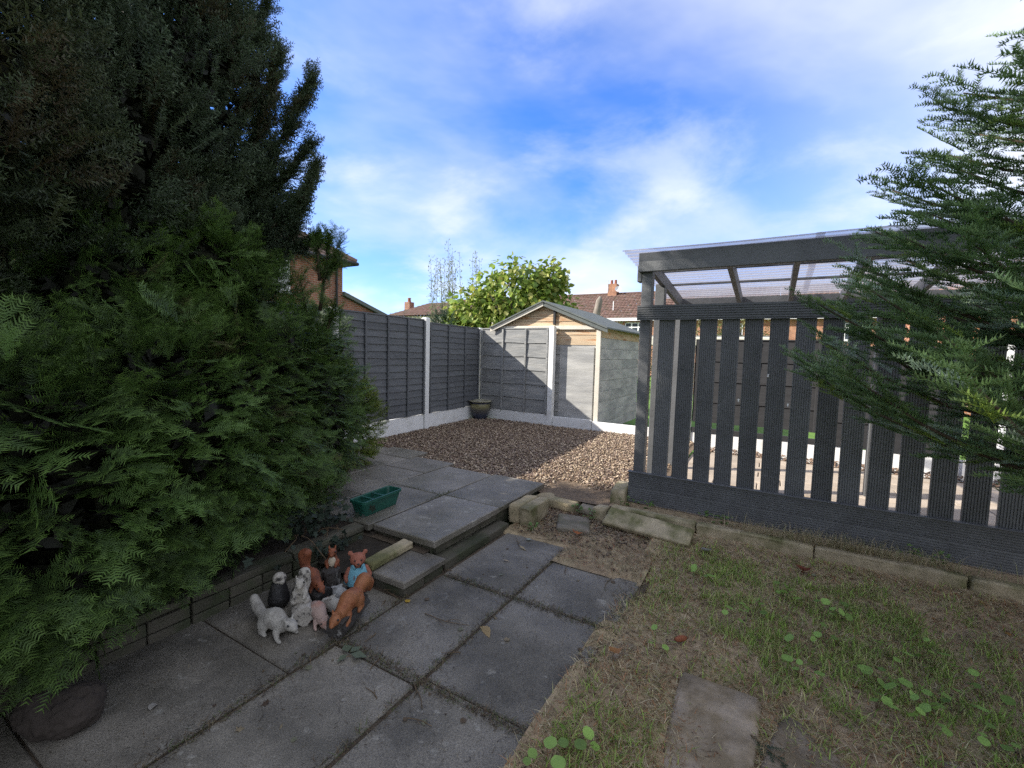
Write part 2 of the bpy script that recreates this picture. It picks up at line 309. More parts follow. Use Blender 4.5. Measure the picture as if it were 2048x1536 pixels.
# ------------------------------------------------------------------ ground and paving (setting)
g = pyd('ground', [(-400, -200, -.10), (400, -200, -.10), (400, 600, -.10), (-400, 600, -.10)], [(0, 1, 2, 3)], 'ground'); tag(g, kind='structure')
def hfield(name, x0, x1, y0, y1, zf, n, mt):
    nx = max(2, int((x1-x0)*n)); ny = max(2, int((y1-y0)*n)); X, Y = np.meshgrid(np.linspace(x0, x1, nx), np.linspace(y0, y1, ny))
    Z = zf(X, Y); V = np.stack([X, Y, Z], -1).reshape(-1, 3); i = np.arange(ny-1)[:, None]*nx + np.arange(nx-1)[None, :]; F = np.stack([i, i+1, i+1+nx, i+nx], -1).reshape(-1, 4)
    o = npm(name, V, F, mt, None, None, True); tag(o, kind='structure'); return o
def bumps(X, Y, s, seed):
    r = np.random.default_rng(seed); z = 0
    for k in range(14):
        a = r.uniform(0, 2*PI); f = s*r.uniform(.5, 2.6); z = z + np.sin((X*math.cos(a)+Y*math.sin(a))*f + r.uniform(0, 6))/14
    return z
soilz = lambda X, Y: .004 + .035*bumps(X, Y, 7, 3) + .012*bumps(X, Y, 30, 4) + np.clip((Y-3.4)*.06, 0, .05)
hfield('soil_bed', -.80, 6, -1.5, 4.16, soilz, 34, 'soil')
hfield('ledge_soil', -1.3, 4.2, 4.2, 4.52, lambda X, Y: .115 + .02*bumps(X, Y, 16, 6), 24, 'soil')
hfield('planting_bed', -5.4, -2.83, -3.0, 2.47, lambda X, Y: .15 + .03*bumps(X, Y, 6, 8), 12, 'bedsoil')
hfield('rubble_ground', -1.98, -.70, 3.04, 4.6, lambda X, Y: np.where((X < -1.40) & (Y < 3.34), -.02, .006 + .022*bumps(X, Y, 12, 9)), 34, 'soil')
gravz = lambda X, Y: .135 + .02*bumps(X, Y, 3, 12) - np.clip((4.7-Y)*.08, 0, .03)*(X > -2.1)
hfield('gravel_bed', -5.55, -1.0, 4.2, 8.12, gravz, 14, 'gravelbase')
pat = pyd('patio', [(-3.0, -3, -.012), (-.66, -3, -.012), (-.66, 3.42, -.012), (-3.0, 3.42, -.012)], [(0, 1, 2, 3)], 'joint'); tag(pat, kind='structure')
def slab(x0, x1, y0, y1, zt, th, mt, par, tilt=.004, g=.0045):
    o = box('slab', x0+g, x1-g, y0+g, y1-g, zt-th, zt, mt, par, .007, .0025); o.rotation_euler = (random.uniform(-tilt, tilt), random.uniform(-tilt, tilt), random.uniform(-.003, .003)); return o
for x0, x1, ys in ((-2.78, -1.945, (-2.2, -1.3, -.4, .5, 1.28, 2.06)), (-1.94, -1.375, (-2.05, -1.15, -.25, .64, 1.545, 2.445, 3.36)), (-1.365, -.70, (-2.0, -1.1, -.2, .70, 1.60, 2.455, 3.10))):
    for a, b_ in zip(ys[:-1], ys[1:]): slab(x0, x1, a, b_, 0.0, .05, 'slab', pat, .003)
ter = pyd('terrace', [(-5.4, 2.45, .10), (-2.12, 2.45, .10), (-2.12, 4.5, .10), (-5.4, 4.5, .10)], [(0, 1, 2, 3)], 'joint'); tag(ter, kind='structure')
for x0, x1, ys in ((-2.70, -2.06, (2.50, 3.41, 4.33)), (-3.36, -2.71, (2.47, 3.39, 4.30)), (-4.01, -3.37, (2.08, 2.98, 3.89, 4.46)), (-4.67, -4.02, (2.5, 3.4, 4.30, 4.72)), (-5.33, -4.68, (2.5, 3.4, 4.62))):
    for a, b_ in zip(ys[:-1], ys[1:]): slab(x0, x1, a, b_, .18, .055, 'slab_up', ter, .005)
def bricks_wall(x0, x1, y0, y1, z0, z1, n, along, par, mt='riser', rows=2, nm='brick'):
    h_ = (z1-z0)/rows
    for r_ in range(rows):
        L0, L1 = (y0, y1) if along == 'y' else (x0, x1); d = (L1-L0)/n; o_ = d/2 if r_ % 2 else 0
        e = sorted(set([L0]+[L0+o_+d*k for k in range(n+1) if L0 < L0+o_+d*k < L1]+[L1]))
        for a, b_ in zip(e[:-1], e[1:]):
            q = random.uniform(-.004, .004)
            if along == 'y': box(nm, x0+q, x1+q, a+.004, b_-.004, z0+r_*h_+.003, z0+(r_+1)*h_-.003, mt, par, .005, .002)
            else: box(nm, a+.004, b_-.004, y0+q, y1+q, z0+r_*h_+.003, z0+(r_+1)*h_-.003, mt, par, .005, .002)
bricks_wall(-2.20, -2.095, 2.56, 4.25, -.02, .125, 7, 'y', ter)
bricks_wall(-2.72, -2.12, 2.535, 2.63, -.02, .125, 3, 'x', ter)
# edging that holds the planting bed
rw = tag(thing('retaining_edge', (-2.78, 1.0, 0), 'low mossy brick retaining edge under the dark green yew', 'low wall'), None)
for k in range(9):
    a = 2.46 - k*.62
    box('coping', -2.86, -2.745, a-.61, a, .125, .175, 'riser', rw, .006, .003)
    for j in range(2):
        for q in range(3): box('brick', -2.84, -2.75+random.uniform(0, .006), a-.205*(q+1)+.004, a-.205*q-.004, -.02+j*.072, .046+j*.072, 'riser', rw, .005, .002)
# low step and loose brick beside it
st = thing('garden_step', (-2.1, 2.3, 0), 'small low concrete step at the corner of the raised terrace', 'step')
box('tread', -2.27, -1.95, 2.07, 2.50, .045, .095, 'slab', st, .008, .003)
bricks_wall(-2.25, -1.965, 2.085, 2.49, -.02, .043, 2, 'y', st, 'riser', 1)
box('ledge', -2.085, -1.965, 2.51, 3.42, -.02, .055, 'riser', st, .01, .004)
dz = tag(hfield('dirt_pocket', -2.74, -2.25, 2.02, 2.55, lambda X, Y: .05+.03*bumps(X, Y, 14, 20)+.05*np.clip((Y-2.08)*2.4, -1, 1), 30, 'bedsoil'), kind='structure')
tag(box('loose_brick', -2.335, -2.235, 2.06, 2.48, .096, .158, 'kerb', None, .012, .004, (0, 0, .06)), 'long grey mossy brick lying on the low step', 'brick')
# stones between terrace and pergola
sb = thing('stone_block', (-1.92, 3.7, 0), 'pair of buff blocks standing together at the terrace edge', 'stone')
box('block', -2.05, -1.925, 3.53, 3.90, .0, .185, 'sandstone', sb, .018, .010)
box('block', -1.915, -1.80, 3.51, 3.91, .0, .180, 'kerb', sb, .010, .004)
tag(box('flagstone', -2.05, -1.60, 4.08, 4.66, .02, .105, 'sandstone', None, .014, .012, (0, 0, -.03)), 'flat pale buff flagstone against the gravel', 'stone')
tag(box('flagstone', -1.58, -1.34, 4.10, 4.42, .0, .085, 'stone', None, .02, .014, (0, 0, .08)), 'small rough flagstone between the pale flagstone and upright stone', 'stone')
tag(box('stone', -1.57, -1.36, 4.45, 4.66, .0, .12, 'stone', None, .03, .016, (.03, .05, .3)), 'brown rubble stone half covered by gravel', 'stone')
tag(box('upright_stone', -1.335, -1.195, 4.30, 4.62, .0, .265, 'kerb', None, .02, .010, (.03, .02, .04)), 'upright mossy stone beside the pergola corner post', 'stone')
tag(box('stone', -1.40, -1.275, 4.03, 4.17, .0, .135, 'kerb', None, .016, .010, (0, 0, -.05)), 'small square mossy stone at the end of the kerb', 'stone')
tag(box('paving_fragment', -1.66, -1.35, 3.62, 4.0, -.02, .035, 'stone', None, .014, .02, (.02, .02, .35)), 'pinkish broken paving fragment in the dirt by the blocks', 'stone')
e = [-1.265, -.50, .36, 1.24, 2.12, 3.0]
for i, (a, b_) in enumerate(zip(e[:-1], e[1:])):
    tag(box('kerb_stone', a+.004, b_-.004, 4.13, 4.22, -.05, .14+random.uniform(-.006, .006), 'kerb', None, .014, .006), ('mossy kerb stone behind the tilted edging slab', 'mossy kerb stone with a pale worn face', 'mossy kerb stone under the hanging dead grass', 'mossy kerb stone beyond the hanging dead grass', 'mossy kerb stone at the far end of the screen')[i], 'kerb', 'kerb stones below the screen')
pk = box('kerb_slab', -.38, .38, -.10, .10, -.028, .028, 'kerb', None, .012, .005); pk.location = (-.875, 3.955, .082); pk.rotation_euler = (.46, .02, -.10)
tag(pk, 'loose concrete edging slab tilted against the kerb', 'stone')
for x0, x1, y0, y1, rz, tx in ((-.62, -.31, 1.95, 2.40, .02, 'greyish sunken flagstone next to the dark slabs'), (-.30, .02, 1.66, 2.28, -.05, 'brown sunken flagstone between the greyish one and the largest'), (.05, .55, 1.60, 2.20, -.12, 'largest brown sunken flagstone in the weedy soil'), (.60, 1.02, 1.9, 2.3, -.2, 'sunken flagstone under the reddish needles')):
    o = box('sunken_flag', x0, x1, y0, y1, -.045, .007, 'flag', None, .02, .04, (.010, .008, rz)); tag(o, tx, 'stone', 'flagstones sunk in the soil')
for o_ in list(COL.objects):
    if o_.name.split('.')[0] in ('kerb_stone', 'kerb_slab', 'stone', 'flagstone', 'upright_stone', 'paving_fragment', 'loose_brick', 'block', 'sunken_flag', 'coping', 'ledge'): rough(o_, .007 if 'flag' not in o_.name else .005, 16, 4 if 'kerb' not in o_.name else 9, .014)
# ------------------------------------------------------------------ gravel
n = 32000
u = rng.random((n, 2)); px = -5.5 + u[:, 0]*4.42; py = 4.22 + u[:, 1]*3.9
edge = 4.28 + .30*np.clip((-px-3.0)/2, 0, 1) + .05*np.sin(px*5) + rng.normal(0, .04, n); keep = (py > edge) & ~((px > -2.05) & (py < 4.66+.05*np.sin(px*9)+rng.normal(0, .03, n)))
px, py = px[keep], py[keep]; n = len(px)
OCT = np.array([(1, 0, 0), (-1, 0, 0), (0, 1, 0), (0, -1, 0), (0, 0, 1), (0, 0, -1)], float); OF = np.array([(0, 2, 4), (2, 1, 4), (1, 3, 4), (3, 0, 4), (2, 0, 5), (1, 2, 5), (3, 1, 5), (0, 3, 5)])
def pebbles(px, py, pz, smin, smax, flat, pal, name, kind='stuff', long=1.0):
    n = len(px); s = rng.uniform(smin, smax, n)[:, None, None]; V = OCT[None]*(1+rng.normal(0, .22, (n, 6, 1)))*np.array([long, 1, flat])*s; a = rng.uniform(0, 2*PI, n); c, s_ = np.cos(a), np.sin(a); tl = rng.normal(0, .35, n)
    x = V[..., 0]*c[:, None]-V[..., 1]*s_[:, None]; y = V[..., 0]*s_[:, None]+V[..., 1]*c[:, None]; z = V[..., 2] + tl[:, None]*x
    V = np.stack([x+px[:, None], y+py[:, None], z+pz[:, None]], -1).reshape(-1, 3); F = (OF[None]+6*np.arange(n)[:, None, None]).reshape(-1, 3)
    pal = np.array(pal); c = pal[rng.integers(0, len(pal), n)]*rng.uniform(.7, 1.3, (n, 1)); o = npm(name, V, F, 'col', None, np.repeat(c, 6, 0)); return o
gp = pebbles(px, py, gravz(px, py)+rng.uniform(.0, .022, n), .008, .021, .55, [(.33, .25, .17), (.40, .31, .22), (.21, .15, .105), (.28, .215, .17), (.15, .10, .07), (.48, .39, .29), (.19, .135, .115)], 'gravel')
tag(gp, 'brown gravel and bark chippings inside the fence corner', 'gravel', kind='stuff')
n = 2600; lx_ = rng.uniform(-5.3, -1.2, n); ly_ = rng.uniform(4.4, 8.0, n); GL = (n, lx_, ly_)
n2 = 5200; qx = rng.uniform(-1.95, -.72, n2); qy = rng.uniform(3.1, 4.55, n2); kk = ((qx > -1.36) | (qy > 3.40)) & (rng.random(n2) < np.exp(-((qx+1.5)/.50)**2-((qy-3.95)/.42)**2)*1.2); qx, qy = qx[kk], qy[kk]; n2 = len(qx)
tag(pebbles(qx, qy, np.full(n2, .016), .004, .016, .6, [(.16, .12, .09), (.22, .18, .13), (.07, .05, .04)], 'rubble_chips'), 'scattered stone chips between the blocks and kerb', 'gravel', kind='stuff')
n3 = 1400; qx = rng.uniform(-1.0, 3.4, n3); qy = rng.uniform(7.62, 8.06, n3)
tag(pebbles(qx, qy, np.full(n3, .11), .012, .026, .55, [(.2, .13, .09), (.13, .085, .06), (.27, .2, .15)], 'border_gravel'), 'brown gravel strip behind the pergola paving', 'gravel', kind='stuff')
# ------------------------------------------------------------------ pergola paving
pv = pyd('pergola_floor', [(-1.0, 4.5, .03), (5.5, 4.5, .03), (5.5, 8.05, .03), (-1.0, 8.05, .03)], [(0, 1, 2, 3)], 'gravelbase'); tag(pv, kind='structure')
for i in range(10):
    y0 = 4.56 + i*.306; off = .22*(i % 2)
    for k in range(13):
        x0 = -1.0 + k*.46 - off
        if x0+.45 > -1.02: box('paving_block', max(x0, -1.0)+.005, x0+.455, y0+.005, y0+.301, .04, .10+random.uniform(-.003, .003), 'paving', pv, .006, .002)
# ------------------------------------------------------------------ fences
def waneyboard(name, L_, h_, t, seed):
    """lap board with wavy lower edge, local x 0..L, z 0..h, thicker at the bottom"""
    r = random.Random(seed); n = 9; V = []; ph = r.uniform(0, 6)
    for i in range(n):
        x = L_*i/(n-1); dz = .006*math.sin(ph+i*1.3)+r.uniform(-.003, .003); V += [(x, -t, dz), (x, -t*.45, h_), (x, -t*.25, h_), (x, 0, dz)]
    F = []
    for i in range(n-1):
        a = 4*i
        for k in range(4): F.append((a+k, a+4+k, a+4+(k+1) % 4, a+(k+1) % 4))
    F += [(3, 2, 1, 0), (4*(n-1), 4*(n-1)+1, 4*(n-1)+2, 4*(n-1)+3)]
    me = bpy.data.meshes.new(name); me.from_pydata(V, [], F); me.update(); return me
def panel(p0, p1, zb, zt, nb, mt, label, face, group=None, skip=(), battens=4, bw=.035):
    """fence panel between two posts; face=+1: boards seen from the right-hand normal"""
    p0, p1 = Vector(p0), Vector(p1); d = (p1-p0); L_ = d.length; a = math.atan2(d.y, d.x)
    t = thing('garden_fence', (p0.x, p0.y, zb), label, 'fence', group, a); H = zt-zb; bh = H/nb
    for k in range(nb):
        if k in skip: continue
        o = link('board', waneyboard('board', L_-.012, bh+.022, .034, seed=hash((round(p0.x, 2), k)) % 999), mt, t); o.location = (.006, .0, k*bh)
        o.rotation_euler = (0, random.uniform(-.003, .003), 0)
    for k in range(battens):
        x = L_*(k+.02)/(battens-1) if k < battens-1 else L_-.04; x = min(max(x, .03), L_-.045)
        box('batten', 0, bw, 0, .022, 0, H, mt, t, .003).location = (x+bw/2, -.045, H/2)
        box('batten', 0, bw, 0, .022, 0, H-.004, mt, t, .003).location = (x+bw/2, .020, H/2)
    box('cap', 0, L_-.016, 0, .05, 0, .022, mt, t, .003).location = (L_/2, -.008, H+.012)
    return t
def post(p, h_, label, rz=0, s=.10, z0=0.0, nm='fence_post', mt='white'):
    me = bpy.data.meshes.new(nm); q = s/2; bm = bmesh.new(); bmesh.ops.create_cube(bm, size=1)
    for v in bm.verts: v.co = Vector((v.co.x*s, v.co.y*s, (v.co.z+.5)*h_))
    bmesh.ops.bevel(bm, geom=[e_ for e_ in bm.edges if all(v.co.z > h_*.9 for v in e_.verts)], offset=.018, segments=1, affect='EDGES'); bm.to_mesh(me); bm.free()
    o = link(nm, me, mt, None, (p[0], p[1], z0), rz); tag(o, label, 'fence post'); return o
LP = [(-5.62, 8.24), (-5.49, 6.32), (-5.38, 4.24), (-5.29, 2.44), (-5.19, .50), (-5.09, -1.44)]
BP = [(-5.62, 8.24), (-3.79, 8.12)]
post(LP[0], 2.10, 'white concrete fence post in the corner behind the glazed pot', .05)
post(LP[1], 2.17, 'white concrete fence post between the two dark grey panels', .05, .11)
for q, tx in zip(LP[2:], ('third', 'fourth', 'fifth', 'sixth')): post(q, 2.15, 'white fence post hidden behind the yew, %s from the corner' % tx, .05, .11)
post(BP[1], 2.12, 'sunlit white fence post in front of the wooden shed', -.06, .105)
def gboard(p0, p1, z0, z1, label, t=.05):
    p0, p1 = Vector(p0), Vector(p1); d = p1-p0; L_ = d.length; o = link('gravel_board', boxmesh('gravel_board', L_, t, z1-z0, .004), 'white', None, ((p0.x+p1.x)/2, (p0.y+p1.y)/2, (z0+z1)/2), math.atan2(d.y, d.x)); tag(o, label, 'gravel board'); return o
def lerp(a, b_, t): return (a[0]+(b_[0]-a[0])*t, a[1]+(b_[1]-a[1])*t)
lab = ['dark grey lap fence panel between corner post and second post', 'dark grey lap fence panel rising behind the yew shrub', 'grey lap fence panel behind the yew, third from the corner', 'grey lap fence panel behind the yew, fourth from the corner', 'grey lap fence panel behind the yew, fifth from the corner']
for i in range(5):
    a, b_ = LP[i+1], LP[i]; tt = .06/1.94
    panel(lerp(a, b_, tt), lerp(a, b_, 1-tt), .415, (2.07, 2.11, 2.10, 2.08, 2.06)[i], 15, 'fence', lab[i], 1, battens=(4, 5, 5, 5, 5)[i])
    gboard(lerp(a, b_, tt), lerp(a, b_, 1-tt), .0, .41, ['white gravel board behind the glazed pot, beside the corner', 'white gravel board running into the yew shrub', 'white gravel board behind the yew, third from the corner', 'white gravel board behind the yew, fourth from the corner', 'white gravel board behind the yew, fifth from the corner'][i])
panel(lerp(BP[0], BP[1], .035), lerp(BP[0], BP[1], .965), .365, 2.065, 6, 'fence_back', 'pale grey fence panel crossed by a diagonal shadow edge', 1, battens=4, bw=.04)
gboard(lerp(BP[0], BP[1], .035), lerp(BP[0], BP[1], .965), .0, .36, 'white gravel board below the diagonally shaded panel')
gboard((-3.73, 8.12), (-2.93, 8.14), .0, .335, 'short white gravel board in front of the shed')
gboard((-2.92, 8.15), (-1.27, 8.12), .0, .31, 'white gravel board between the shed and the pergola')
RB = [(-1.2, 8.12), (.68, 8.12), (2.16, 8.12), (2.60, 8.12), (4.4, 8.12)]
for q, tx in zip(RB, ('white fence post behind the pergola corner', 'thin white fence post seen between the screen slats', 'white fence post below the fir branches', 'greyish white fence post beside the blue barrel', 'white fence post hidden beyond the fir')): post(q, 1.92, tx, 0, .10)
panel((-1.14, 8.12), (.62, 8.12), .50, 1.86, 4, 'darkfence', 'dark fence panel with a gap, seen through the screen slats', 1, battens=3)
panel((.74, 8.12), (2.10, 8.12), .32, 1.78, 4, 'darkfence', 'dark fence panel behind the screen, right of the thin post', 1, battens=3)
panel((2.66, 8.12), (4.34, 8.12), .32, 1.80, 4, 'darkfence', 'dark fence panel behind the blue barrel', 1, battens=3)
box_ = [((-1.14, 8.12), (.62, 8.12)), ((.74, 8.12), (2.10, 8.12)), ((2.22, 8.12), (2.54, 8.12)), ((2.66, 8.12), (4.34, 8.12))]
for (a, b_), tx in zip(box_, ('white gravel board below the gapped dark panel', 'white gravel board right of the thin white post', 'very short white gravel board between two posts', 'white gravel board behind the blue barrel')): gboard(a, b_, .0, .31, tx)
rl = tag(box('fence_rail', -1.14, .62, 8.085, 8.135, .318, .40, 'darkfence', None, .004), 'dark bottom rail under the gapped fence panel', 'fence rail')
lathe('barrel', [(0, .02), (.17, .02), (.18, .05), (.205, .3), (.20, .52), (.185, .60), (.17, .61), (0, .60)], 'blueplastic', None, 24, (2.72, 7.75, .10))
tag(bpy.data.objects['barrel'], 'blue plastic barrel standing by the far fence', 'barrel')
# ------------------------------------------------------------------ pergola
pg = thing('pergola', (-1.1, 4.46, .1), 'dark grey painted timber pergola with corrugated clear roof', 'pergola')
def pbox(name, x0, x1, y0, y1, z0, z1, bev=.005, rot=None): return box(name, x0, x1, y0, y1, z0, z1, 'pergola', pg, bev, 0, rot)
for x, y, zt in ((-1.10, 4.515, 2.40), (-1.10, 5.10, 2.36), (-1.10, 6.22, 2.24), (1.0, 6.22, 2.24), (3.0, 6.22, 2.24), (3.0, 4.515, 2.40)): pbox('post', x-.05, x+.05, y-.05, y+.05, .06, zt)
pbox('brace_block', -1.195, -1.152, 4.462, 4.56, 2.30, 2.46)
pbox('front_beam', -1.175, 3.1, 4.415, 4.463, 2.385, 2.565)
pbox('back_beam', -1.15, 3.1, 6.165, 6.212, 2.14, 2.33)
def rafter(x, w_=.05):
    V = []; 
    for xx in (x-w_/2, x+w_/2): V += [(xx, 4.465, 2.40), (xx, 6.163, 2.215), (xx, 6.163, 2.335), (xx, 4.465, 2.52)]
    F = [(3, 2, 1, 0), (4, 5, 6, 7), (0, 1, 5, 4), (1, 2, 6, 5), (2, 3, 7, 6), (3, 0, 4, 7)]
    o = pyd('rafter', [tuple(Vector(v)-pg.location) for v in V], F, 'pergola', pg)
for x in (-1.075, -.385, .13, .62, 1.2, 1.8, 2.4): rafter(x, .045)
for y in (4.95, 5.5): 
    zc = 2.525 - (y-4.465)*.109; pbox('purlin', -1.13, 3.05, y-.019, y+.019, zc-.014, zc+.008, .003)
# corrugated sheets, ribs run along the beam
for k, (x0, x1) in enumerate(((-1.315, .30), (.24, 1.72), (1.66, 3.15))):
    ns = 210; ys = np.linspace(4.33, 6.36, ns); z = 2.575 - (ys-4.465)*.109 + .014*np.sin(ys*2*PI/.095) + .003*k
    xs = np.linspace(x0, x1, 9); V = np.array([(x, y, zz_ + .004*math.sin(x*3)) for x in xs for y, zz_ in zip(ys, z)]) - np.array(pg.location)
    i = np.arange(8)[:, None]*ns+np.arange(ns-1)[None, :]; npm('roof_sheet', V, np.stack([i, i+1, i+1+ns, i+ns], -1).reshape(-1, 4), 'poly', pg, None, True)
def grooved(name, Ln, w_, th, ng, depth, axis):
    """decking board: length along axis x or z, grooves on the -y face"""
    pr = [(0, 0), (0, .0)]; s = []; p_ = w_/(ng+.6)
    s.append((0, 0)); x = p_*.55
    for k in range(ng):
        a = x+k*p_; s += [(a-p_*.20, 0), (a-p_*.11, depth), (a+p_*.14, depth), (a+p_*.22, 0)]
    s += [(w_, 0), (w_, th), (0, th)]; m_ = len(s); V = []
    for l in (0, Ln):
        for a, d_ in s: V.append((l, d_, a) if axis == 'x' else (a, d_, l))
    F = [(k, (k+1) % m_, m_+(k+1) % m_, m_+k) for k in range(m_)]
    if axis == 'x': F = [tuple(reversed(f)) for f in F]
    F += [tuple(range(m_)), tuple(range(2*m_-1, m_-1, -1))] if axis == 'x' else [tuple(reversed(range(m_))), tuple(range(m_, 2*m_))]
    me = bpy.data.meshes.new(name); me.from_pydata(V, [], F); me.update(); return me
sm = grooved('slat', 1.60, .142, .028, 8, .005, 'z')
slats = []
for k in range(20):
    o = link('slat', sm, 'pergola', pg); o.location = Vector((-.965+k*.1855+random.uniform(-.004, .004), 4.452, .36))-pg.location; o.rotation_euler = (random.uniform(-.002, .002), random.uniform(-.006, .006), random.uniform(-.01, .01)); slats.append(o)
o = link('top_rail', grooved('top_rail', 4.25, .14, .028, 6, .006, 'x'), 'pergola', pg); o.location = Vector((-1.17, 4.418, 1.925))-pg.location
o = link('lower_board', grooved('lower_board', 4.25, .142, .03, 7, .006, 'x'), 'pergola', pg); o.location = Vector((-1.18, 4.416, .282))-pg.location
o = link('lower_board', grooved('lower_board', 4.25, .150, .03, 7, .006, 'x'), 'pergola', pg); o.location = Vector((-1.178, 4.413, .129))-pg.location
pbox('back_rail', -1.14, 3.05, 4.484, 4.512, 1.95, 2.03); pbox('back_rail', -1.14, 3.05, 4.484, 4.512, .36, .42)
pbox('board_cap', -1.19, 3.08, 4.40, 4.45, .4255, .437, .003)
for x, z in ((.13, 1.20), (-.03, 1.44), (-.245, 1.21)): 
    box('white_fleck', x-.006, x+.006, 4.447, 4.4525, z-.014, z+.012, 'white', pg, .002, .003)  # small white bird-dropping marks on the slats
# ------------------------------------------------------------------ shed
sh = thing('shed', (-4.0, 8.4, 0), 'weathered wooden garden shed with felt roof behind the fence', 'shed')
gx0, gx1, gy, ez, az, ax = -5.16, -2.84, 8.25, 2.11, 2.58, -4.02
def gable_board(z0, z1, mt, k):
    def lim(z): 
        if z <= ez: return gx0, gx1
        t_ = (z-ez)/(az-ez); return gx0+(ax-gx0)*t_, gx1+(ax-gx1)*t_
    a0, a1 = lim(z0); b0, b1 = lim(z1); y = gy - .012; V = [(a0, y-.006, z0), (a1, y-.006, z0), (b1, y+.004, z1), (b0, y+.004, z1), (a0, gy+.02, z0), (a1, gy+.02, z0), (b1, gy+.02, z1), (b0, gy+.02, z1)]
    pyd('cladding_board', [tuple(Vector(v)-sh.location) for v in V], [(0, 1, 2, 3), (7, 6, 5, 4), (0, 4, 5, 1), (1, 5, 6, 2), (2, 6, 7, 3), (3, 7, 4, 0)], mt, sh)
zs = [.05, .24, .43, .62, .81, 1.0, 1.19, 1.38, 1.57, 1.76, 1.955, 2.115, 2.22, 2.33, 2.44, 2.535, 2.575]
for k, (a, b_) in enumerate(zip(zs[:-1], zs[1:])): gable_board(a, b_-.006, 'shedgrey' if b_ < 1.8 else 'shedwood', k)
pyd('gable_backing', [tuple(Vector(v)-sh.location) for v in ((gx0, gy+.024, .05), (gx1, gy+.024, .05), (gx1, gy+.024, ez), (ax, gy+.024, az), (gx0, gy+.024, ez))], [(0, 1, 2, 3, 4)], 'shedgrey', sh)
tag(box('painted_panel', -3.66, -2.95, gy-.045, gy-.020, .30, 1.72, 'shedgrey', sh, .004), 'smooth grey painted sheet on the shed end')
box('tie_board', gx0-.02, gx1+.01, gy-.060, gy-.022, 2.055, 2.130, 'shedtrim', sh, .004)
box('corner_trim', gx1-.075, gx1+.012, gy-.060, gy-.020, .06, 2.052, 'shedtrim', sh, .004)
box('gable_batten', -3.83, -3.78, gy-.055, gy-.022, 2.15, 2.43, 'dark', sh, .004)
for k in range(10):
    z0 = .05+k*.206; box('side_board', gx1-.012, gx1+.006+.004*(k % 2), gy+.012, gy+2.75, z0, z0+.203, 'shedgrey' if k < 9 else 'shedwood', sh, .003)
box('side_wall', gx0+.0, gx0+.03, gy+.03, gy+2.75, .05, ez, 'shedgrey', sh, .003); box('end_wall', gx0+.03, gx1-.02, gy+2.72, gy+2.75, .05, ez, 'shedgrey', sh, .003)
for s_, ex in ((-1, gx0-.10), (1, gx1+.16)):
    ezz = ez - (.12 if s_ < 0 else .16)*(az-ez)/1.16; V = [(ax, gy-.16, az+.02), (ex, gy-.16, ezz+.02), (ex, gy+2.9, ezz+.02), (ax, gy+2.9, az+.02)]; V += [(x, y, z+.028) for x, y, z in V]
    pyd('roof_felt', [tuple(Vector(v)-sh.location) for v in V], [(3, 2, 1, 0), (4, 5, 6, 7), (0, 1, 5, 4), (1, 2, 6, 5), (2, 3, 7, 6), (3, 0, 4, 7)], 'felt', sh)
    V = [(ax+s_*.004, gy-.13, az-.06), (ex, gy-.13, ezz-.055), (ex, gy-.13, ezz+.018), (ax+s_*.004, gy-.13, az+.018)]; V += [(x, y+.02, z) for x, y, z in V]
    pyd('barge_board', [tuple(Vector(v)-sh.location) for v in V], [(0, 1, 2, 3), (7, 6, 5, 4), (0, 4, 5, 1), (1, 5, 6, 2), (2, 6, 7, 3), (3, 7, 4, 0)], 'shedtrim' if s_ < 0 else 'felt', sh)
# ------------------------------------------------------------------ houses
def roofplane(p0, p1, p2, p3, rows, cols, mt, parent, nm='roof_tiles', th=.05):
    """tiles over the quad eave p0-p1, top p3-p2; each tile tilts a little so every course shows its lip"""
    p0, p1, p2, p3 = [np.array(p, float) for p in (p0, p1, p2, p3)]; nrm = np.cross(p1-p0, p3-p0); nrm /= np.linalg.norm(nrm)
    if nrm[2] < 0: nrm = -nrm
    V, F = [], []; L0 = np.linalg.norm(p1-p0)
    for r in range(rows):
        ta, tb = r/rows, (r+1.12)/rows; tb = min(tb, 1)
        A0, A1 = p0+(p3-p0)*ta, p1+(p2-p1)*ta; B0, B1 = p0+(p3-p0)*tb, p1+(p2-p1)*tb; n = max(1, int(round(cols*np.linalg.norm(A1-A0)/L0)))
        for k in range(n):
            s0, s1 = (k+.03)/n, (k+.97)/n; lift = th*random.uniform(.8, 1.25); i = len(V); sm_ = (s0+s1)/2
            for s, hgt in ((s0, lift*.6), (sm_, lift*1.15), (s1, lift*.6)): V.append(A0+(A1-A0)*s+nrm*hgt)
            for s, hgt in ((s0, .0), (sm_, lift*.4), (s1, .0)): V.append(B0+(B1-B0)*s+nrm*hgt)
            for s in (s0, s1): V.append(A0+(A1-A0)*s-nrm*.01)
            F += [(i, i+1, i+4, i+3), (i+1, i+2, i+5, i+4), (i+6, i+7, i+2, i+1), (i+6, i+1, i, i)]
    F = [f if len(set(f)) == 4 else f[:3] for f in F]; loc = np.array(parent.location) if parent else 0
    o = pyd(nm, [tuple(v-loc) for v in V], F, mt, parent); o['kind'] = 'stuff'; return o
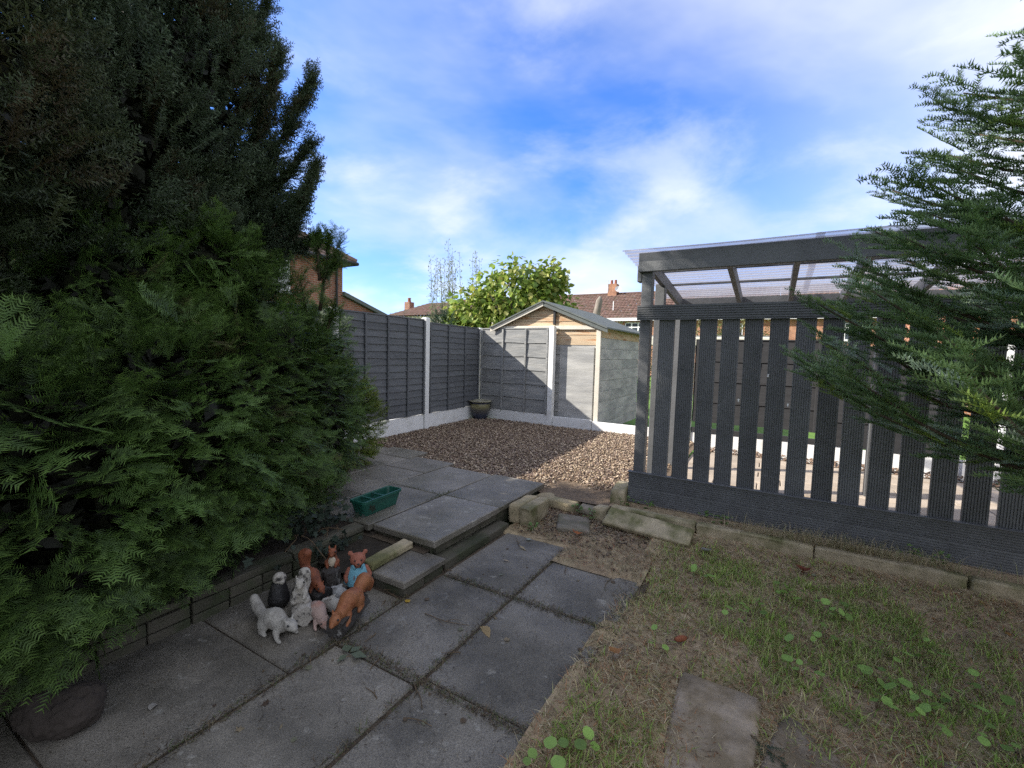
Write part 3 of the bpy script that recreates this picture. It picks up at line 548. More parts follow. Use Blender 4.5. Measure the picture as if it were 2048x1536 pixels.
def window(parent, x0, x1, z0, z1, y, ncas, pane='glass', vert=None):
    """framed casement in a wall facing -y"""
    f = box('window', x0, x1, y-.05, y+.06, z0, z1, 'upvc', parent, .006); w_ = (x1-x0)/ncas; c = f.location
    for k in range(ncas):
        a, b_ = x0+k*w_+.06, x0+(k+1)*w_-.06
        for zA, zB in ((z0+.07, z0+(z1-z0)*.68), (z0+(z1-z0)*.74, z1-.07)):
            pn = link('pane', boxmesh('pane', b_-a, .02, zB-zA, 0), pane, f); pn.location = Vector(((a+b_)/2, y-.046, (zA+zB)/2)) - parent.location - c
    box('sill', x0-.06, x1+.06, y-.10, y+.02, z0-.07, z0-.005, 'upvc', parent, .006)
# two-storey house beyond the left fence
hs = thing('brick_house', (-18, 7.3, 0), 'red brick house with hipped tiled roof behind the yew', 'house')
hx0, hx1, hy0, hy1, he = -22.0, -13.95, 3.2, 11.42, 4.72
box('wall', hx0, hx1, hy0, hy1, -.1, he, 'brick', hs, 0)
rx0, rx1, ry0, ry1 = hx0-.32, hx1+.32, hy0-.32, hy1+.32; xm = (rx0+rx1)/2; hw = (rx1-rx0)/2; rzr = he+hw*.64; ya, yb = ry0+hw*.97, ry1-hw*.97
roofplane((rx1, ry0, he), (rx1, ry1, he), (xm, yb, rzr), (xm, ya, rzr), 17, 30, 'roof2', hs)
roofplane((rx1, ry1, he), (rx0, ry1, he), (xm, yb, rzr), (xm, yb, rzr), 17, 28, 'roof2', hs)
roofplane((rx0, ry0, he), (rx1, ry0, he), (xm, ya, rzr), (xm, ya, rzr), 12, 20, 'roof2', hs); roofplane((rx0, ry1, he), (rx0, ry0, he), (xm, ya, rzr), (xm, yb, rzr), 12, 20, 'roof2', hs)
V, F = tubes([([(rx1+.02, ry1+.02, he+.05), (xm, yb, rzr+.05)], [.11, .11]), ([(xm, yb, rzr+.05), (xm, ya, rzr+.05)], [.11, .11]), ([(rx1, ry0, he+.05), (xm, ya, rzr+.05)], [.11, .11])], 8); pyd('ridge_tiles', [tuple(Vector(v)-hs.location) for v in V], F, 'roof2', hs)
box('soffit', rx0, rx1, ry0, ry1, he-.06, he-.012, 'dark', hs, 0)
V, F = tubes([([(rx1+.06, ry0, he-.02), (rx1+.06, ry1+.06, he-.02)], [.065, .065]), ([(rx1+.06, ry1+.06, he-.02), (rx0, ry1+.06, he-.02)], [.065, .065]), ([(hx1+.06, hy1-.3, he-.1), (hx1+.06, hy1-.3, .1)], [.04, .04])], 8); pyd('gutter', [tuple(Vector(v)-hs.location) for v in V], F, 'dark', hs)
def window_x(parent, y0, y1, z0, z1, x, ncas, pane):
    """framed casement in a wall facing +x"""
    f = box('window', x-.06, x+.05, y0, y1, z0, z1, 'upvc', parent, .006); w_ = (y1-y0)/ncas; c = f.location
    for k in range(ncas):
        a, b_ = y0+k*w_+.06, y0+(k+1)*w_-.06
        for zA, zB in ((z0+.07, z0+(z1-z0)*.60), (z0+(z1-z0)*.68, z1-.07)):
            pn = link('pane', boxmesh('pane', .02, b_-a, zB-zA, 0), pane, f); pn.location = Vector((x+.046, (a+b_)/2, (zA+zB)/2)) - parent.location - c
    box('sill', x-.02, x+.10, y0-.06, y1+.06, z0-.07, z0-.005, 'upvc', parent, .006)
window_x(hs, 7.75, 9.30, 3.36, 4.40, hx1, 2, 'net'); window_x(hs, 4.3, 5.9, 3.36, 4.40, hx1, 2, 'net')
la, lb = hy1+.003, 15.2; za, zb_ = 3.50, 2.35; lx = hx1-.03
pyd('lean_to_wall', [tuple(Vector(v)-hs.location) for v in ((lx, la, -.1), (lx, lb, -.1), (lx, lb, zb_), (lx, la, za), (lx-4, la, -.1), (lx-4, lb, -.1), (lx-4, lb, zb_), (lx-4, la, za))], [(0, 1, 2, 3), (5, 4, 7, 6), (1, 5, 6, 2), (3, 2, 6, 7)], 'brick', hs)
V = [(lx+.14, la, za+.02), (lx+.14, lb+.2, zb_-.045), (lx-4.1, lb+.2, zb_-.045), (lx-4.1, la, za+.02)]; V += [(x, y, z+.14) for x, y, z in V]
pyd('lean_to_roof', [tuple(Vector(v)-hs.location) for v in V], [(3, 2, 1, 0), (4, 5, 6, 7), (0, 1, 5, 4), (1, 2, 6, 5), (2, 3, 7, 6), (3, 0, 4, 7)], 'felt', hs)
# terrace of houses across the back
def terrace(x0, x1, label, chim, wins, y0=38.0, brick='brick2'):
    t = thing('terraced_house', ((x0+x1)/2, y0, 0), label, 'house'); e_, r_ = 4.75, 7.35
    box('wall', x0, x1, y0, y0+8, -.1, e_, brick, t, 0)
    roofplane((x0+.01, y0-.35, e_-.05), (x1-.01, y0-.35, e_-.05), (x1-.01, y0+4, r_), (x0+.01, y0+4, r_), 15, int((x1-x0)/.33), 'roof', t, th=.07)
    roofplane((x1-.01, y0+8.35, e_-.05), (x0+.01, y0+8.35, e_-.05), (x0+.01, y0+4, r_), (x1-.01, y0+4, r_), 8, 10, 'roof', t)
    box('ridge', x0+.01, x1-.01, y0+3.88, y0+4.12, r_-.03, r_+.09, 'roof', t, .03); box('fascia', x0+.005, x1-.005, y0-.42, y0-.36, e_-.28, e_-.03, 'upvc', t, 0)
    box('soffit', x0+.005, x1-.005, y0-.355, y0-.004, e_-.2, e_-.16, 'upvc', t, 0)
    for k, (a, b_, z0, z1, nc) in enumerate(wins): window(t, a, b_, z0, z1, y0, nc, 'glass')
    if chim is not None:
        c = box('chimney', chim-.42, chim+.42, y0+3.6, y0+4.4, 7.0, 8.25, brick, t, 0); lc = c.location
        for dx in (-.18, .2):
            p_ = lathe('chimney_pot', [(.13, 0), (.11, .35), (.13, .38), (.10, .40)], 'bear', c, 12); p_.location = (dx, 0, .625)
        d_ = lathe('satellite_dish', [(0, 0), (.14, .02), (.26, .08), (.27, .085)], 'upvc', c, 16); d_.location = (.55, -.4, .1); d_.rotation_euler = (1.3, .2, .3)
        V, F = tubes([([(-.35, -.42, -.1), (-.35, -.42, 1.0)], [.015, .015]), ([(-.7, -.42, .9), (0, -.42, .9)], [.01, .01])], 5); pyd('aerial', V, F, 'metalpole', c)
    V, F = tubes([([(x0+5.2, y0+.9, 5.3), (x0+5.2, y0+.9, 6.3)], [.05, .04])], 6); pyd('vent_pipe', [tuple(Vector(v)-t.location) for v in V], F, 'upvc', t)
    return t
terrace(-33, -17.6, 'terraced house hidden behind the broad leaved tree', None, [(-21, -19, 3.1, 4.3, 3)])
terrace(-17.6, -9.0, 'terraced house with brick chimney beyond the shed', -13.45, [(-12.6, -11.6, 3.1, 4.3, 2), (-11.0, -9.35, 3.0, 4.35, 3)])
terrace(-9.0, .2, 'brick terraced house seen beside the pergola corner', None, [(-8.3, -6.6, 3.0, 4.3, 3), (-2.9, -2.1, 3.0, 4.2, 1)])
terrace(.2, 10, 'brick terraced house seen through the screen slats', 5.5, [(3.4, 5.4, 3.0, 4.2, 3), (.9, 2.0, 2.25, 2.6, 1)])
bw_ = thing('bungalow', (-20, 26, 0), 'distant bungalow with hipped brown roof and chimney', 'house')
box('wall', -23.4, -14, 23.3, 28.7, -.1, 3.85, 'shedtrim', bw_, 0)
roofplane((-23.7, 23, 3.9), (-13.7, 23, 3.9), (-15.2, 26, 5.05), (-22.2, 26, 5.05), 10, 30, 'roof', bw_); roofplane((-13.7, 23, 3.9), (-13.7, 29, 3.9), (-15.2, 26, 5.05), (-15.2, 26, 5.05), 10, 18, 'roof', bw_); roofplane((-23.7, 29, 3.9), (-23.7, 23, 3.9), (-22.2, 26, 5.05), (-22.2, 26, 5.05), 10, 18, 'roof', bw_); roofplane((-13.7, 29, 3.9), (-23.7, 29, 3.9), (-22.2, 26, 5.05), (-15.2, 26, 5.05), 8, 14, 'roof', bw_)
c = box('chimney', -24.25, -23.75, 25.5, 26.0, -.1, 5.15, 'brick', bw_, 0); p_ = lathe('chimney_pot', [(.14, 0), (.10, .25), (.15, .30), (.08, .33)], 'bear', c, 10); p_.location = (0, 0, 2.62)
rh = thing('gabled_house', (9, 22, 0), 'orange brick gabled house behind the fir tree', 'house')
box('wall', 5.2, 13, 20, 28, -.1, 4.9, 'brick2', rh, 0)
pyd('gable', [tuple(Vector(v)-rh.location) for v in ((5.2, 20.0, 4.9), (13, 20.0, 4.9), (9.1, 20.0, 8.0), (5.2, 28, 4.9), (13, 28, 4.9), (9.1, 28, 8.0))], [(0, 1, 2), (5, 4, 3)], 'brick2', rh)
for a, b_ in ((4.8, 9.1), (13.4, 9.1)): roofplane((a, 19.7, 4.62), (a, 28.3, 4.62), (b_, 28.3, 8.05), (b_, 19.7, 8.05), 14, 26, 'roof2', rh)
for a in (4.8, 13.4): 
    V = [(a, 19.68, 4.5), (9.1, 19.68, 7.95), (9.1, 19.68, 8.12), (a, 19.68, 4.67)]; V += [(x, y+.04, z) for x, y, z in V]; pyd('barge_board', [tuple(Vector(v)-rh.location) for v in V], [(0, 1, 2, 3), (7, 6, 5, 4), (0, 4, 5, 1), (1, 5, 6, 2), (2, 6, 7, 3), (3, 7, 4, 0)], 'upvc', rh)
gr = thing('garage', (-2.5, 24, 0), 'low garage with pale grey flat roof beyond the fence', 'garage')
box('wall', -5.0, .2, 22, 27, -.1, 2.1, 'brick2', gr, 0); box('roof', -5.2, .4, 21.7, 27.3, 2.1, 2.5, 'shedtrim', gr, .02); box('roof_sheet', -5.1, .3, 21.9, 27.2, 2.5, 2.56, 'felt', gr, .01)
# ------------------------------------------------------------------ trees and shrubs
def limb_paths(base, tips, r0, r1=.012, sag=.0, seed=0):
    r = random.Random(seed); P_ = []
    for tp in tips:
        b_ = Vector(base); tp = Vector(tp); pts = []; n = 6
        for i in range(n+1):
            f = i/n; p = b_.lerp(tp, f); p.z += math.sin(f*PI)*sag; 
            if 0 < i < n: p += Vector([r.uniform(-.04, .04) for _ in range(3)])
            pts.append(p)
        P_.append((pts, [r0+(r1-r0)*(i/n)**.8 for i in range(n+1)]))
    return P_
def blobpts(blobs, dens, shell=(.72, 1.06), cull=None):
    out_ = []
    for c, rr, wgt in blobs:
        c = np.array(c, float); rr = np.array(rr, float); n = int(dens*wgt); d = rng.normal(size=(n, 3)); d /= np.linalg.norm(d, axis=1, keepdims=True)
        if cull:
            vdir = np.array(EYE)-c; vdir[2] = 0; vdir /= np.linalg.norm(vdir); k = (d@vdir > -.25) | (rng.random(n) < .25); d = d[k]; n = len(d)
        f = rng.uniform(shell[0], shell[1], n)*(1+.10*np.sin(d[:, 0]*7+c[0]*3)*np.cos(d[:, 2]*6+c[1])); out_.append((c+d*rr*f[:, None], d/rr/np.linalg.norm(d/rr, axis=1, keepdims=True), f))
    return [np.concatenate(z) for z in zip(*out_)]
def clump(n): return rng.random(n)
def core_quads(blobs, n, s, colr):  # dark leaf cards added inside crowns to block light and deepen inner shade
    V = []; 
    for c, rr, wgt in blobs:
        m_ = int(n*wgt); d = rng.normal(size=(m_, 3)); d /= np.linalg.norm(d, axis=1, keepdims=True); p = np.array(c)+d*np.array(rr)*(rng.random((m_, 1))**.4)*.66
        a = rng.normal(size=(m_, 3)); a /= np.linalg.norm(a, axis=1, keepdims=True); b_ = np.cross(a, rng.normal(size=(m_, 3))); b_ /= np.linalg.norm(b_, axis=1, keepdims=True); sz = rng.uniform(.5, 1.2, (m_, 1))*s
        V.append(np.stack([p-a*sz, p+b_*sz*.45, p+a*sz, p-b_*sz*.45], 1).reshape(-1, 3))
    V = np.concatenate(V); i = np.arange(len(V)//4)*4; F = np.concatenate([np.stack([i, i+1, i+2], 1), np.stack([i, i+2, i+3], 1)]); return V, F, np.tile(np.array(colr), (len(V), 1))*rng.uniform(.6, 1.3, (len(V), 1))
def join(parts):
    V, F, C, o_ = [], [], [], 0
    for v, f, c in parts: V.append(v); F.append(f+o_); C.append(c); o_ += len(v)
    return np.concatenate(V), np.concatenate(F), np.concatenate(C)
def inside(pos, blobs, f=.7):
    k = np.zeros(len(pos), bool)
    for c, rr, _ in blobs: k |= (((pos-np.array(c))/np.array(rr))**2).sum(1) < f*f
    return k
def conifer(name, label, cat, base, blobs, horns, dens, scale, tmpl, col1, col2, tipc, trunkr, lift, core, corecol, cores=.07, group=None, hs_=.66, brown=.72, hd=48):
    t = thing(name, base, label, cat, group); pos, nr, f = blobpts(blobs, dens, cull=True); k = ~inside(pos, blobs, .68); pos, nr = pos[k], nr[k]
    fw = nr + np.array([0, 0, lift]) + rng.normal(0, .28, nr.shape)
    if horns:
        hp, hf = [], []
        for a, b_, r0 in horns:
            a, b_ = np.array(a, float), np.array(b_, float); m_ = int(hd*np.linalg.norm(b_-a)/.3); s = rng.random(m_)**.8; d = rng.normal(size=(m_, 3)); d -= np.outer(d@unit(b_-a), unit(b_-a)); d /= np.linalg.norm(d, axis=1, keepdims=True)
            bend = np.sin(s*PI)[:, None]*np.array([0, 0, -.04]); hp.append(a+(b_-a)*s[:, None]+bend+d*(r0*(1-s*.75)*rng.uniform(.1, .9, m_)*(.75+.45*np.sin(s*17+r0*90)))[:, None]); hf.append(unit(b_-a)*.9+d*.6+rng.normal(0, .2, (m_, 3)))
        pos = np.concatenate([pos]+hp); fw = np.concatenate([fw]+hf)
    upv = np.tile([0, 0, 1.], (len(pos), 1)) + rng.normal(0, .5, pos.shape) + .6*np.concatenate([nr, np.zeros((len(pos)-len(nr), 3))]); R = rotm(fw, upv); scl = rng.uniform(.55, 1.5, len(pos))*scale
    if horns: scl[len(nr):] *= hs_
    h_ = np.clip(.5+.5*np.sin(pos[:, 0]*5.1+pos[:, 2]*4.3)*np.cos(pos[:, 1]*4.7-pos[:, 2]*2.1)+rng.normal(0, .25, len(pos)), 0, 1)[:, None]
    h_ = h_**1.8; cols = (np.array(col1)*(1-h_)+np.array(col2)*h_)*rng.uniform(.65, 1.35, (len(pos), 1)); tc_ = np.array(tipc); bn = (np.sin(pos[:, 0]*3.3+2)*np.sin(pos[:, 1]*4.1+pos[:, 2]*2.9)+rng.normal(0, .35, len(pos)) > brown)[:, None]; cols = np.where(bn, np.array((.085, .062, .036))*rng.uniform(.5, 1.3, (len(pos), 1)), cols)
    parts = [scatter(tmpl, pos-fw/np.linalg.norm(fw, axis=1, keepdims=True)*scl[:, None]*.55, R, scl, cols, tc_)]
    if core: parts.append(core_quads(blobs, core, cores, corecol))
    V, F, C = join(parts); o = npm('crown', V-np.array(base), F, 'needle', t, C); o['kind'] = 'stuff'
    tops = [Vector(c)+Vector((0, 0, rr[2]*.35)) for c, rr, _ in blobs]; V, F = tubes([([Vector(base)+Vector((0, 0, -.05)), Vector(base)+Vector((.02, .03, .5))], [trunkr*1.3, trunkr])] + limb_paths(Vector(base)+Vector((0, 0, .35)), tops, trunkr*.7, .01, 0, 5) + [([Vector(a), Vector(a).lerp(Vector(b_), .5), Vector(a).lerp(Vector(b_), .93)], [.016, .010, .003]) for a, b_, r0 in horns], 8)
    pyd('trunk', [tuple(Vector(v)-Vector(base)) for v in V], F, 'bark', t, True); return t
# tall dark yew, its upswept branch tips cut out against the sky
A_bl = [((-4.45, 1.55, 1.6), (1.0, 1.0, 1.6), 1.0), ((-4.35, 1.70, 3.4), (.85, .95, 1.5), .9), ((-4.5, 1.5, 5.2), (.85, 1.0, 1.4), .8), ((-4.05, 1.15, 2.6), (.75, .8, 1.4), .7), ((-4.25, 2.35, 2.65), (.44, .40, .9), .4), ((-4.35, 2.2, 4.2), (.42, .42, .7), .3)]
A_h = [((-4.00, 2.31, 3.13), (-3.67, 2.39, 4.08), .20), ((-3.93, 2.35, 3.01), (-3.42, 2.53, 3.85), .17), ((-3.85, 2.39, 2.93), (-3.45, 2.51, 3.29), .13), ((-3.78, 2.44, 2.33), (-3.41, 2.53, 3.13), .14), ((-3.95, 2.45, 2.44), (-3.48, 2.61, 2.54), .11), ((-4.30, 2.36, 4.11), (-3.91, 2.47, 4.60), .2), ((-3.85, 2.39, 2.72), (-3.53, 2.53, 2.94), .10), ((-4.17, 2.33, 3.55), (-3.92, 2.36, 3.96), .16), ((-3.93, 2.35, 2.50), (-3.54, 2.46, 2.82), .16), ((-3.85, 1.93, 2.09), (-3.60, 1.96, 2.57), .14)]
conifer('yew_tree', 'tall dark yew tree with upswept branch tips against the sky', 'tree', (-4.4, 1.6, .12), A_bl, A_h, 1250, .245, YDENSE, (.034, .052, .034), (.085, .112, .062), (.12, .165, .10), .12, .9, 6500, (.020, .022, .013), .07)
A2 = [((-4.1, .2, 1.8), (.95, 1.0, 1.8), 1.0), ((-4.1, .3, 3.8), (.85, .95, 1.6), .8), ((-3.75, -.5, 1.8), (.8, .9, 1.8), .6), ((-4.0, -.2, 5.0), (.8, .9, 1.3), .5), ((-3.45, .25, 2.75), (.72, .85, .95), .7)]
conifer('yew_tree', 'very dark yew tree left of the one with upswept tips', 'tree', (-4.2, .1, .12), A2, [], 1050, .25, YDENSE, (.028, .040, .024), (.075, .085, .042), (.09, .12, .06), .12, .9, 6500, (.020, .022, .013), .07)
B_bl = [((-3.55, 2.0, 1.20), (.68, .60, 1.20), 1.0), ((-3.72, 2.55, .95), (.58, .55, .92), .8), ((-3.28, 1.60, 1.0), (.66, .60, .96), .95), ((-3.02, 1.15, .98), (.62, .55, .92), .95), ((-2.84, .62, .86), (.62, .55, .80), .9), ((-2.74, .05, .80), (.60, .55, .74), .85), ((-2.7, -.55, .75), (.58, .55, .68), .5), ((-3.6, 1.8, 1.95), (.44, .42, .60), .45), ((-3.95, 2.95, .9), (.40, .42, .70), .45), ((-4.05, 3.05, 1.35), (.30, .32, .72), .35), ((-3.55, 1.15, 1.75), (.5, .5, .6), .45)]
B_h = [((-3.44, 2.58, 1.90), (-3.32, 2.59, 2.57), .09), ((-3.36, 2.56, 2.16), (-3.24, 2.63, 2.50), .07), ((-3.39, 2.54, 2.15), (-3.41, 2.53, 2.53), .07), ((-3.34, 2.58, 2.24), (-3.23, 2.64, 2.41), .05), ((-3.58, 1.98, 1.93), (-3.41, 1.96, 2.43), .12), ((-3.49, 2.49, 1.81), (-3.45, 2.40, 2.14), .12), ((-3.44, 2.63, 1.65), (-3.32, 2.65, 2.04), .10)]
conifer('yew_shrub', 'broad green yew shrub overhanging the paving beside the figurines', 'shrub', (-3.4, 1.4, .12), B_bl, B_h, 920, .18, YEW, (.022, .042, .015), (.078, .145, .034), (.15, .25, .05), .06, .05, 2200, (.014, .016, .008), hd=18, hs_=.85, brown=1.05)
A3 = [((-4.3, -2.0, 1.8), (1.0, 1.2, 1.9), 1.0), ((-4.3, -1.9, 3.9), (.9, 1.1, 1.6), .8), ((-4.3, -3.4, 2.4), (1.0, 1.1, 2.2), .6)]  # extra yew outside the view, added to keep sun off the soil bed
conifer('yew_tree', 'unseen dark yew tree added out of view to block the sun', 'tree', (-4.3, -2.0, .12), A3, [], 300, .3, YDENSE, (.028, .040, .024), (.075, .085, .042), (.09, .12, .06), .12, .9, 4200, (.016, .018, .010), .12)
C_bl = [((-4.32, 3.62, .72), (.42, .40, .62), 1.0)]
conifer('golden_shrub', 'small yellow green shrub at the right edge of the yew', 'shrub', (-4.32, 3.62, .15), C_bl, [], 520, .16, YDENSE, (.09, .13, .02), (.17, .22, .035), (.26, .32, .06), .03, .35, 300, (.04, .035, .012), .05)
# fir in front of the pergola: branches in tiers
def fir(name, label, base, H, tiers, zlo, seed):
    r = random.Random(seed); t = thing(name, base, label, 'tree'); bx_, by_ = base[0], base[1]; pos, fw, upn, cl = [], [], [], []; paths = [([Vector((bx_, by_, 0)), Vector((bx_, by_, H*.6)), Vector((bx_, by_, H))], [.085, .05, .008])]
    for ti in range(tiers):
        f = ti/(tiers-1); z = zlo + (H-zlo-.1)*f; Rm = 1.45*(1-f)**.85 + .10; nb = int(16 - 6*f)
        for k in range(nb):
            a = 2*PI*(k+r.uniform(-.25, .25))/nb + ti*.7; Ln = Rm*r.uniform(.86, 1.12)
            d = Vector((math.cos(a), math.sin(a), 0)); tocam = Vector((EYE.x-bx_, EYE.y-by_, 0)).normalized()
            if d.dot(tocam) < -.15 and r.random() < .80: continue
            rise = .10+.25*f; b0 = Vector((bx_, by_, z)); pts = []
            for i in range(6):
                s = i/5; pts.append(b0 + d*Ln*s + Vector((0, 0, Ln*(rise*s - .16*math.sin(s*PI)*(1-f) + .06*s*s))))
            paths.append((pts, [.018*(1-s/5)+.003 for s in range(6)])); sd = Vector((-d.y, d.x, 0)); n_ = int(Ln*(34 if f < .45 else 20))+5
            for i in range(n_):
                s = .18 + .82*(i+r.random())/n_; s = min(s, 1); q = s*5; i0 = min(int(q), 4); p = pts[i0].lerp(pts[i0+1], q-i0); tg = (pts[i0+1]-pts[i0]).normalized(); sg = r.choice((-1, 1)); an = r.uniform(.25, 1.25)*(1-.40*s)
                dd = tg*math.cos(an) + sd*sg*math.sin(an) + Vector((0, 0, r.uniform(-.28, .22))); pos.append(p+Vector((0, 0, r.uniform(-.05, .05)))); fw.append(dd); cl.append(r.random()*.7+.3*s)
            pos.append(pts[-2]); fw.append((pts[-1]-pts[-2])); cl.append(1)
    pos, fw, cl = np.array(pos), np.array(fw), np.array(cl)[:, None]; upv = np.tile([0, 0, 1.], (len(pos), 1))+rng.normal(0, .22, pos.shape); R = rotm(fw, upv); scl = rng.uniform(.13, .27, len(pos))
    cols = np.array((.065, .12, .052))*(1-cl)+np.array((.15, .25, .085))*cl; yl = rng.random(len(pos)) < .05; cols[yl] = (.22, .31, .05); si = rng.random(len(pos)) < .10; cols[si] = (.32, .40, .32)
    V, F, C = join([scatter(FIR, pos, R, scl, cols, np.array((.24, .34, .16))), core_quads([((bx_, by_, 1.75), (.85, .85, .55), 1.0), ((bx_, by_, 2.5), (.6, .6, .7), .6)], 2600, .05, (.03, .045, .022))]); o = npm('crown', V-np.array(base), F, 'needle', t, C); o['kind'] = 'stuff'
    V, F = tubes(paths, 6); pyd('trunk', [tuple(Vector(v)-Vector(base)) for v in V], F, 'bark', t, True); return t
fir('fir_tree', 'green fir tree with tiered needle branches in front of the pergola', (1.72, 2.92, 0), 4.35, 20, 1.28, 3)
# broad leaved tree behind the fence
def leafmesh(n, pos, fw, upv, scl, cols, shape):
    R = rotm(fw, upv); V = np.einsum('nij,mj->nmi', R, shape[0])*scl[:, None, None]+pos[:, None, :]; F = (shape[1][None]+len(shape[0])*np.arange(n)[:, None, None]).reshape(-1, 3); return V.reshape(-1, 3), F, np.repeat(cols, len(shape[0]), 0)
HEART = (np.array([(0, 0, 0), (.12, .36, .06), (.45, .42, .05), (.8, .2, -.05), (1.05, 0, -.16), (.8, -.2, -.05), (.45, -.42, .05), (.12, -.36, .06), (.45, 0, -.06)]), np.array([(0, 1, 8), (1, 2, 8), (2, 3, 8), (3, 4, 8), (4, 5, 8), (5, 6, 8), (6, 7, 8), (7, 0, 8)]))
LANCE = (np.array([(0, 0, 0), (.4, .16, .03), (1, 0, -.1), (.4, -.16, .03)]), np.array([(0, 1, 2), (0, 2, 3)]))
ROUND = (np.array([(0, 0, 0)]+[(.5+.5*math.cos(a), .5*math.sin(a), .05*math.cos(a*3)) for a in np.linspace(-PI+.5, PI-.5, 8)]), np.array([(0, k, k+1) for k in range(1, 8)]))
IVY = (np.array([(0, 0, 0), (-.1, .38, .02), (.3, .3, 0), (.42, .5, .02), (.6, .2, 0), (1, 0, -.05), (.6, -.2, 0), (.42, -.5, .02), (.3, -.3, 0), (-.1, -.38, .02)]), np.array([(0, k, k+1) for k in range(1, 9)]))
def broadleaf(name, label, base, blobs, nleaf, scl, pal, shape, trunkr, droop, barkm='greybark', limbs=18):
    t = thing(name, base, label, 'tree'); pos, nr, f = blobpts(blobs, nleaf, (.45, 1.05)); n = len(pos); fw = nr*.5+rng.normal(0, .5, (n, 3))+np.array([0, 0, -droop]); upv = nr*.7+np.array([0, 0, .8])+rng.normal(0, .5, (n, 3)); pal = np.array(pal); cols = pal[rng.integers(0, len(pal), n)]*rng.uniform(.75, 1.25, (n, 1))
    V, F, C = leafmesh(n, pos, fw, upv, rng.uniform(.7, 1.25, n)*scl, cols, shape); o = npm('crown', V-np.array(base), F, 'leafcol', t, C); o['kind'] = 'stuff'
    idx = rng.choice(n, limbs, replace=False); top = Vector(base)+Vector((0, 0, max(.5, min(c[2]-rr[2]*.5 for c, rr, w_ in blobs)))); V, F = tubes([([Vector(base), top], [trunkr, trunkr*.8])]+limb_paths(top, [tuple(pos[i]) for i in idx], trunkr*.5, .012, .1, 4), 7); pyd('trunk', [tuple(Vector(v)-Vector(base)) for v in V], F, barkm, t, True); return t
broadleaf('catalpa_tree', 'broad tree with large light green leaves behind the shed', (-6.6, 11.6, -.1), [((-7.52, 11.08, 2.6), (1.1, .9, 1.0), .8), ((-6.72, 11.48, 3.2), (1.3, 1.0, 1.15), 1.0), ((-5.97, 11.98, 2.9), (.95, .9, 1.15), .7), ((-7.92, 10.88, 2.1), (.8, .8, .7), .5), ((-5.72, 12.08, 3.7), (.5, .5, .7), .25)], 1500, .155, [(.22, .31, .05), (.17, .26, .04), (.30, .36, .07), (.12, .19, .04), (.36, .37, .10)], HEART, .11, .45)
# wispy upright shoots
ws = thing('poplar_shoots', (-9.6, 12.6, -.1), 'wispy upright shoots with tiny leaves left of the broad tree', 'tree'); paths = []; lp, lf = [], []
for k in range(26):
    a = W(random.uniform(-2.75, -.95), random.uniform(14.2, 15.6)); h_ = 3.9+1.0*math.exp(-((k % 13-8)/4)**2)+random.uniform(-.5, .5); b0 = Vector((a.x, a.y, 1.0)); tp = b0+Vector((random.uniform(-.25, .25), random.uniform(-.25, .25), h_-1.0)); pts = [b0.lerp(tp, i/5) for i in range(6)]; paths.append((pts, [.016-.0026*i for i in range(6)]))
    for q in range(130): s = random.uniform(.15, 1); p = b0.lerp(tp, s); lp.append(p+Vector([random.gauss(0, .05) for _ in range(3)])); lf.append([random.gauss(0, .6), random.gauss(0, .6), .7])
V, F = tubes(paths+[([Vector((-9.6, 12.6, -.1)), Vector((-9.6, 12.6, 1.3))], [.09, .06])]+limb_paths((-9.6, 12.6, .9), [pt[0][0] for pt in paths], .03, .016), 5); pyd('trunk', [tuple(Vector(v)-ws.location) for v in V], F, 'greybark', ws)
n = len(lp); V, F, C = leafmesh(n, np.array(lp), np.array(lf), rng.normal(size=(n, 3)), rng.uniform(.05, .10, n), np.array([(.22, .26, .13)])*rng.uniform(.7, 1.4, (n, 1)), LANCE); o = npm('crown', V-np.array(ws.location), F, 'leafcol', ws, C); o['kind'] = 'stuff'
conifer('juniper_bush', 'dark blue green conifer bush below the upright shoots', 'shrub', (-8.4, 10.4, -.1), [((-8.4, 10.4, 1.6), (.7, .6, 1.1), 1.0)], [], 380, .3, YDENSE, (.03, .06, .04), (.05, .09, .06), (.08, .13, .08), .06, .4, 300, (.02, .03, .02), .08)
# pollarded tree in front of the terrace
pp = thing('pollarded_tree', W(3.6, 20.5, -.1), 'pollarded bare tree with stubby cut limbs before the terrace', 'tree'); b0 = pp.location
V, F = tubes([([(0, 0, 0), (.05, 0, 2.2), (.1, 0, 3.3), (.22, .1, 4.1), (.25, .1, 4.3)], [.26, .22, .17, .15, .05]), ([(.0, 0, 2.5), (-.45, -.2, 3.3), (-.75, -.3, 3.75)], [.15, .12, .11]), ([(-.4, 0, 2.2), (-1.3, -.6, 3.3), (-1.75, -.9, 3.75)], [.18, .13, .16]), ([(-1.3, -.6, 3.3), (-1.15, -.7, 3.9)], [.1, .1]), ([(-.1, 0, 2.6), (-.6, .1, 3.6)], [.1, .12])], 9); pyd('trunk', V, F, 'greybark', pp, True)
for k, (x, y, hh, rr_, tx) in enumerate(((4.9, 21, 3.0, 1.0, 'leafy hedge bush below the terrace windows'), (6.4, 22, 2.8, 1.1, 'leafy hedge bush beside the pergola corner'), (3.6, 22.5, 3.1, .9, 'leafy bush behind the pollarded tree'))):
    p_ = W(x, y); broadleaf('hedge_bush', tx, (p_.x, p_.y, -.1), [((p_.x, p_.y, hh*.55), (rr_, rr_, hh*.5), 1.0)], 900, .16, [(.07, .12, .03), (.10, .15, .04), (.05, .09, .03)], LANCE, .06, .1, 'bark', 8)
